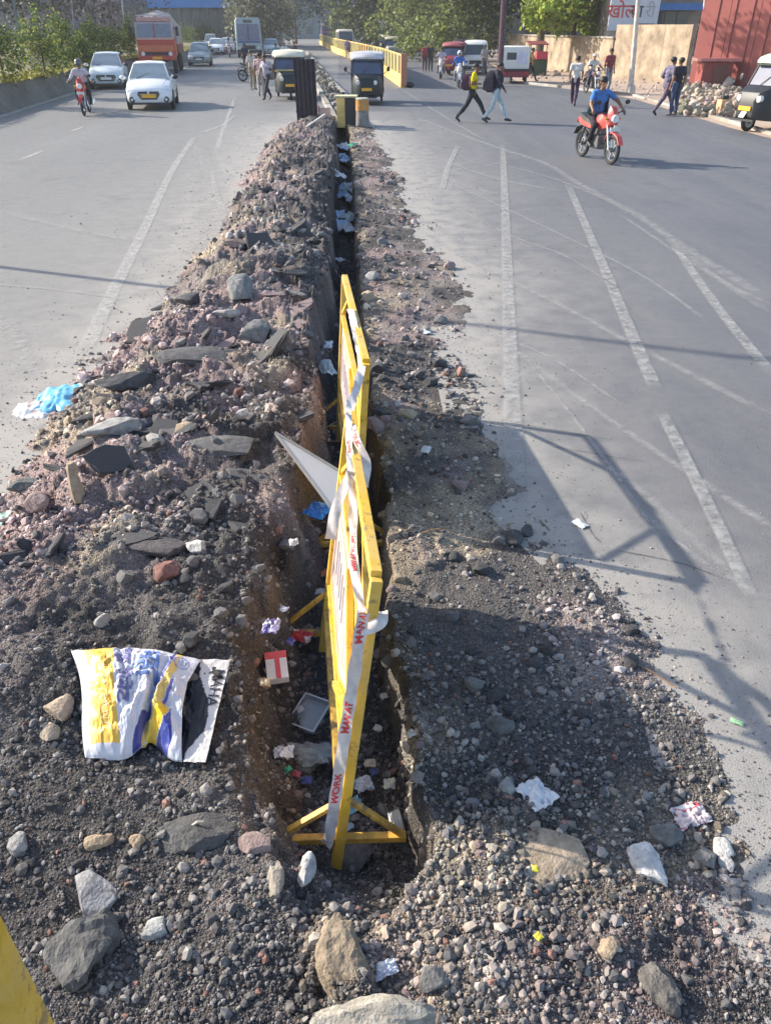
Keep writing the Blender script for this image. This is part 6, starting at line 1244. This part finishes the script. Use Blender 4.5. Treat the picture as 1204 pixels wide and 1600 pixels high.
nu, nv = 190, 130
def sack_layer(u0, u1, name, mat, parent, fnc, **kw):
    U_, V_ = np.meshgrid(np.linspace(u0, u1, nu), np.linspace(0, 1, nv)); u, v = U_.ravel(), V_.ravel(); u = u if name != 'front_sheet' else np.where(True, u * (1 - .06 * np.sin(np.pi * v) * (u / .80) ** 4) + .025*(1-v)*(u/.8)**3, u)
    return np_mesh(name, sack(u, v, **kw), gridf(nv, nu)[:, ::-1], mat, fnc(u, v), parent)
def paint_front(u, v):
    c = np.tile(np.array([.62, .63, .70]), (len(u), 1)); n_ = fbm(u * 3, v * 2, 5, 3)
    def put(mask, col): c[mask] = col
    e = .006 * n_
    put((u > .075 + e) & (u < .265 + .03 * v + e) & (v < .93), np.array([.80, .50, .08])); put((u > .075) & (u < .12) & (v < .93), np.array([.82, .56, .20]))
    l = .66 - .20 * v + .03 * np.sin(v * 4)       # diagonal ribbon
    put(np.abs(u - l) < .010, np.array([.10, .10, .34])); put((u > l + .012) & (u < l + .045 + .03 * v) , np.array([.74, .55, .16])); put((np.abs(u - (l + .075 + .05 * (v - .5))) < .010) & (v > .4), np.array([.13, .12, .42]))
    put((u > l + .06) & (u < l + .13) & (v > .66), np.array([.84, .52, .02])); put((u > l + .135) & (u < l + .135 + .10 * sst(.62, .9, v)) & (v > .62), np.array([.04, .06, .32])); put((u < l - .01) & (u > l - .06 * sst(.7, .95, v)) & (v > .7), np.array([.04, .05, .26]))
    r = np.hypot((u - .71) * 1.45, v - .15); put((r < .075) & (r > .060), np.array([.25, .28, .5])); put((r < .045), np.array([.42, .47, .62]))
    d = sst(.05, .5, fbm(u * 4, v * 4, 2, 5)); return c * (1 - .38 * d[:, None]) + np.array([[.05,.045,.04]]) * d[:, None] * .6
def paint_back(u, v):
    c = np.tile(np.array([.66, .64, .62]), (len(u), 1)); k = (u < .815 + .125 * sst(.05, .62, v) - .12 * sst(.68, .95, v) + .02 * fbm(u * 2, v * 3, 6, 3)) & (u > .5) & (v > .04); c[k] = (.012, .012, .018); return c  # open mouth: inner shade and dark lining painted as one black
mSack = M('sack_plastic', (1, 1, 1), .42, var=.05, scale=20, attr=True, bump=.0006, bscale=260)
sk = thing('cement_sack', 'torn white and yellow cement sack lying on the dark gravel', 'sack', (0,0,0))
sack_layer(0, .80, 'front_sheet', mSack, sk, paint_front); sack_layer(.02, 1.0, 'back_sheet', mSack, sk, paint_back, lift=.004, puff=.16)
def on_sack(u0, v0, k=1.0, rot=True, lift=.0035, puff=1.0):
    W_ = (Vector(cC)-Vector(cA)).length; H2 = (Vector(cD)-Vector(cA)).length
    def f(x, y):
        u = u0 + (y if rot else x) / W_; v = v0 + (x if rot else -y) / H2
        q_ = sack(np.array([u]), np.array([v]), lift, puff)[0]; return Vector(q_)
    return f
text_mesh('महा सीमेंट', .088, 'lettering', M('sack_blue', (.17,.17,.36), .5), sk, fn=on_sack(.335, .36), bold=.003); text_mesh('महा', .15, 'lettering', M('sack_blue2', (.13,.22,.50), .5), sk, fn=on_sack(.50, .30), bold=.004)
text_mesh('MAHA', .075, 'lettering', M('sack_black', (.03,.03,.05), .5), sk, fn=on_sack(.945, .30, lift=.008, puff=.16), bold=.0008); text_mesh('MAHA CEMENT', .040, 'lettering', M('sack_cream', (.80,.66,.35), .5), sk, fn=on_sack(.20, .55))

# ------------------------------------------------------------------ litter
def litter(px, py, w, h, cols, label, cat='wrapper', z=None, crease=1.0, rz=None, name=None, seed=0, rough=.4, alpha=None, lift=.02, amp=1.0, nx_=34):
    if z is not None and z < -.1:
        for _ in range(3): q0 = P(px, py, z); z = max(z, tz(q0.x, q0.y) - .005)
    p = seat(px, py) if z is None else P(px, py, z); s_ = S(px, py, p.z); hx, hy = w/s_/2, h/s_/2/max(.34, math.sin(math.atan2(CAM_H-p.z, math.hypot(p.x,p.y))))*.85
    U_, V_ = np.meshgrid(np.linspace(-1, 1, nx_), np.linspace(-1, 1, nx_)); u, v = U_.ravel(), V_.ravel(); sd_ = seed + px*.37 + py*.11
    a = np.arctan2(v, u); rr = np.maximum(np.abs(u), np.abs(v)); k = 1 + .22*fbm(np.cos(a)+sd_, np.sin(a), 1.6, 3)
    x = u*k*hx; y = v*k*hy; m = min(hx, hy)
    z_ = m*amp*(.45*fbm(u+sd_, v, 1.3, 3) - .40*np.abs(fbm(u*1.4+v+sd_, v-u, 1.7, 2)) + .12*fbm(u, v+sd_, 5, 2)) + m*.25*(1-rr**2) + lift
    ci = (fbm(u*.8+sd_, v*.8+3, 1.1, 2)*2.2 + .5)*len(cols); ci = np.clip(ci.astype(int), 0, len(cols)-1); c = np.array(cols)[ci]
    mt = M('litter_film' + ('' if alpha is None else '_clear'), (1,1,1), rough, var=.05, scale=30, attr=True, alpha=alpha)
    o = np_mesh(name or cat.replace(' ','_'), np.stack([x, y, z_], -1), gridf(nx_, nx_), mt, c, smooth=True); sm = o.modifiers.new('s', 'SOLIDIFY'); sm.thickness = .0012
    o.location = p; o.rotation_euler = (0,0, rng.uniform(-.6,.6) if rz is None else rz); tag(o, label, cat); return o
Wt=(.66,.66,.68); Bl=(.05,.38,.72); Ib=(.36,.52,.72); Cl=(.45,.48,.46)
litter(52,648,64,34,[Wt,(.6,.5,.42),Wt],'white torn half of the packet on the left asphalt','packet',rz=.1,lift=.045,amp=.28)
litter(92,632,62,46,[(.10,.38,.62),(.55,.62,.68),(.16,.48,.72)],'blue and white plastic packet lying on the left asphalt','packet',rz=.1,lift=.06,amp=.35)
litter(12,816,40,30,[(.42,.60,.50)],'pale green plastic scrap at the left edge','plastic scrap',rz=.2,amp=.4)
for i, (x_, y_, w_, h_, cs_, lab) in enumerate([(540,232,20,18,[Ib,Wt],'icy blue plastic bag highest up in the trench'),(534,250,22,22,[Ib,(.2,.35,.55)],'blue plastic bag under the highest one'),(551,229,8,12,[(.10,.45,.25)],'tiny green scrap on the trench edge'),
    (528,275,16,16,[Wt],'white scrap on the left of the trench floor'),(540,296,24,16,[Wt,Ib],'white and blue bag in the middle of the trench litter'),(532,306,20,12,[Ib],'flattened pale blue film below the middle bag'),(549,312,16,12,[(.45,.45,.55),Wt],'lilac scrap against the right trench side'),
    (528,338,14,16,[Ib],'narrow blue scrap hugging the left trench side'),(545,342,18,12,[Wt,Cl],'greyish white film scrap in the trench'),(533,357,34,14,[Wt,Ib],'wide white bag lying across the trench floor'),(550,362,14,10,[Wt],'small bright scrap right of the wide bag'),
    (531,410,10,8,[Wt],'single small white scrap before the far barricade'),(510,580,18,22,[Cl,Wt],'clear grey film left of the second barricade'),(512,545,12,10,[Wt],'little white scrap beside the far barricade foot')]):
    litter(x_, y_, w_*1.25, h_*1.2, cs_, lab, 'plastic scrap' if w_ < 20 else 'plastic bag', z=-.30, lift=.05, nx_=20)
litter(498,806,38,26,[(.02,.16,.48),(.03,.25,.6)],'bright blue plastic piece below the white board','plastic sheet',z=-.36,rz=-.5,amp=.5,lift=.05)
litter(425,986,24,26,[(.12,.10,.3),Wt,(.4,.38,.6)],'violet and white wrapper at the tip of the far foot bar','wrapper',z=-.30,lift=.04)
litter(470,1002,40,18,[(.55,.05,.06),Wt,(.55,.28,.12)],'red and orange snack wrapper in the trench','wrapper',z=-.38,lift=.05)
litter(478,1190,80,40,[Cl,(.38,.38,.36)],'crumpled clear plastic bag beside the barricade','plastic bag',z=-.38,alpha=.75,lift=.06,rz=0)
litter(445,1190,30,22,[Wt],'white torn end of film left of the clear bag','plastic scrap',z=-.36,lift=.07)
litter(568,1238,28,26,[(.6,.33,.2),(.10,.4,.6),Wt],'orange and blue scrap behind the near foot brace','wrapper',z=-.36,lift=.06)
litter(552,1268,30,26,[(.22,.5,.6),(.5,.62,.66)],'cyan plastic scrap under the near foot bar','plastic scrap',z=-.38,lift=.05)
litter(608,1234,18,18,[Wt,(.7,.7,.55)],'white paper scrap right of the orange and blue one','paper scrap',z=-.34,lift=.05)
litter(836,1243,46,46,[Wt],'crumpled white paper on the right gravel','paper',rz=.5,lift=.02,amp=.9)
litter(1078,1277,54,34,[Wt,(.6,.12,.13),Wt,(.6,.5,.5)],'white wrapper with a red patch on the right gravel','wrapper',rz=.2,lift=.02)
litter(602,1520,40,26,[(.5,.5,.6),Wt],'crumpled lilac-white paper by the pale boulder','paper',rz=.3,lift=.03)
litter(905,820,24,10,[Wt],'thin white strip lying on the asphalt right of the dig','paper strip',z=0.0,rz=-1.0,amp=.3,lift=.01)
litter(1150,1130,20,8,[(.3,.5,.3)],'small greenish scrap on the right asphalt','plastic scrap',z=0.0,rz=-.6,amp=.3,lift=.01)
litter(425,640,20,14,[(.4,.3,.24)],'tan scrap on the trench lip beyond the white board','paper scrap',amp=.5)
litter(665,705,14,12,[Wt],'white speck of plastic on the shaded right rubble','plastic scrap')
litter(665,520,14,10,[(.55,.35,.36),Wt],'pinkish scrap on the pale dust right of the dig','plastic scrap')
for i, (x_, y_, w_, c_, lab) in enumerate([(445,965,12,(.5,.5,.6),'lilac shred near the far foot brace'),(500,935,14,(.6,.6,.6),'white shred behind the far foot bar'),(455,1015,14,(.10,.10,.32),'dark blue shred left of the snack wrapper'),(415,1080,16,(.32,.25,.16),'tan leaf-like scrap under the carton'),
    (452,1215,12,(.05,.30,.16),'green shred below the clear bag'),(465,1222,12,(.5,.10,.14),'red shred next to the green one'),(480,1232,16,(.08,.10,.32),'navy scrap right of the red shred'),(590,1150,14,(.6,.6,.58),'white chip by the right trench wall'),(600,1100,12,(.45,.45,.42),'grey chip high on the right trench wall'),
    (585,1218,14,(.05,.07,.2),'dark blue scrap between the orange and white scraps'),(545,1305,16,(.3,.42,.5),'pale teal shred below the near foot bar'),(470,1120,12,(.55,.55,.55),'white lump left of the clear tray'),(508,905,14,(.5,.2,.12),'rust-red shred at the far post'),(578,1205,18,(.55,.45,.35),'beige paper behind the foot brace'),
    (640,1160,14,(.55,.5,.42),'cream flake on the right trench edge'),(460,860,14,(.5,.5,.5),'grey-white flake in the dark part of the trench')]):
    litter(x_, y_, w_, w_*.8, [c_], lab, 'plastic scrap', z=-.36, lift=.06, nx_=12)
# carton, tray, ring, white board, sticks
p = seat(433,1050); ct = thing('juice_carton', 'small red and white carton lying in the trench', 'carton', p, rz=.15, rx=R(10)); s_ = S(433,1050,-.34); MB().box((-15/s_,-20/s_,0),(15/s_,26/s_,.045)).build('body', M('carton_white',(.66,.63,.62),.5), ct, bevel=.004)
MB().box((-15.3/s_,14/s_,.0),(15.3/s_,26.3/s_,.0458)).build('red_end', M('carton_red',(.58,.08,.08),.5), ct); MB().box((-2/s_,-20/s_,.0455),(5/s_,14/s_,.0465)).build('red_stripe', M('carton_red',(.58,.08,.08),.5), ct)
p = seat(485,1125) + Vector((0,0,.03)); tt = thing('clear_tray', 'clear plastic food tray leaning beside the barricade', 'tray', p, rz=R(-28), rx=R(8)); mClr = M('clear_plastic', (.62,.66,.68), .12, var=.05, alpha=.38, spec=.9)
MB().box((-.07,-.09,0),(.07,.09,.004)).build('base', mClr, tt)
for a, b_ in (((-.075,-.095),(.075,-.095)),((.075,-.095),(.075,.095)),((.075,.095),(-.075,.095)),((-.075,.095),(-.075,-.095))): MB().prism([(a[0]*.93,a[1]*.93,.0),(b_[0]*.93,b_[1]*.93,.0),(b_[0],b_[1],.035),(a[0],a[1],.035)], (0,0,.002)).build('side', mClr, tt); MB().bar((a[0],a[1],.036),(b_[0],b_[1],.036),.007,.004).build('rim', M('clear_rim',(.7,.73,.74),.2,alpha=.8), tt)
p = P(612,1292,-.28); rt = thing('tape_roll', 'white ribbed plastic ring at the right tip of the near foot bar', 'ring', p, ry=R(82), rz=R(10))
for k in range(4): MB().torus((0,0,k*.014), .055, .009, 'z', 28, 8).build('rib', M('ring_white',(.55,.56,.55),.4), rt, smooth=True)
bA = P(430,676,.52); bB = P(540,742,.34); bC = P(520,797,.20); bD = P(600,800,-.2)
bt = thing('white_board', 'pale triangular board propped across the trench against the barricade', 'board', bA); n_ = (bB-bA).cross(bC-bA).normalized(); n_ = n_ if n_.z > 0 else -n_
MB().prism([Vector(), bC-bA, bB-bA], -n_*.012).build('sheet', M('board_white',(.60,.57,.55),.45,var=.06,scale=4), bt)
MB().bar(Vector()+n_*.006, (bB-bA)+n_*.006, .014, .008, up=n_).build('edge_strip', M('board_edge',(.30,.28,.26),.6), bt); MB().bar(Vector()-n_*.004, (bC-bA)-n_*.004, .016, .014, up=n_).build('edge_strip', M('board_edge2',(.42,.38,.34),.6), bt)
mStk = M('old_wood', (.34,.20,.12), .8, var=.3, scale=30)
for a, b_, w_, lab in [((486,828,-.3),(522,830,-.3),.018,'short orange-brown stick below the blue plastic'),((495,690,-.25),(575,692,-.25),.014,'thin brown rod crossing under the barricades'),((505,672,-.2),(532,657,-.15),.012,'pale broken stick beside the second barricade'),((585,828,-.2),(645,829,-.02),.010,'thin rusty rod poking from the right trench wall'),
    ((1055,1075,.0),(1000,1040,.01),.008,'thin twig on the right asphalt edge'),((700,825,.06),(650,835,.05),.010,'twig on the sandy patch right of the trench'),((770,1500,.08),(740,1485,.06),.010,'pale twig on the lower right gravel'),((300,1290,.12),(318,1284,.13),.010,'white splinter on the low dark boulder')]:
    tag(MB().tube([P(*a), (P(*a)+P(*b_))/2+Vector((0,0,.01)), P(*b_)], [w_*.5, w_*.55, w_*.35], 7).build('stick', mStk if 'pale' not in lab and 'white' not in lab else M('pale_wood',(.5,.45,.38),.8)), lab, 'stick')
for a, lab in [((835,1362),'yellow leaf scrap on the sandy slab'),((840,1468),'yellow scrap among the lower right stones'),((420,1052),'tan leaf beside the red and white carton')]:
    litter(*a, 12, 12, [(.6,.52,.06)] if 'yellow' in lab else [(.45,.32,.2)], lab, 'leaf', amp=.4, nx_=10)

# ------------------------------------------------------------------ thin dusty air
hb = MB().box((-950,-75,-1.9),(950,1550,19))
hz = hb.build('haze', M('placeholder_haze', (1,1,1))); mh = bpy.data.materials.new('haze_air'); mh.use_nodes = True; nn = mh.node_tree.nodes; nn.remove(nn['Principled BSDF'])
pv = nn.new('ShaderNodeVolumePrincipled'); pv.inputs['Color'].default_value = (.90,.93,1,1); pv.inputs['Density'].default_value = .0006; pv.inputs['Anisotropy'].default_value = .3
mh.node_tree.links.new(pv.outputs[0], nn['Material Output'].inputs['Volume']); hz.data.materials.clear(); hz.data.materials.append(mh); tag(hz, kind='stuff')
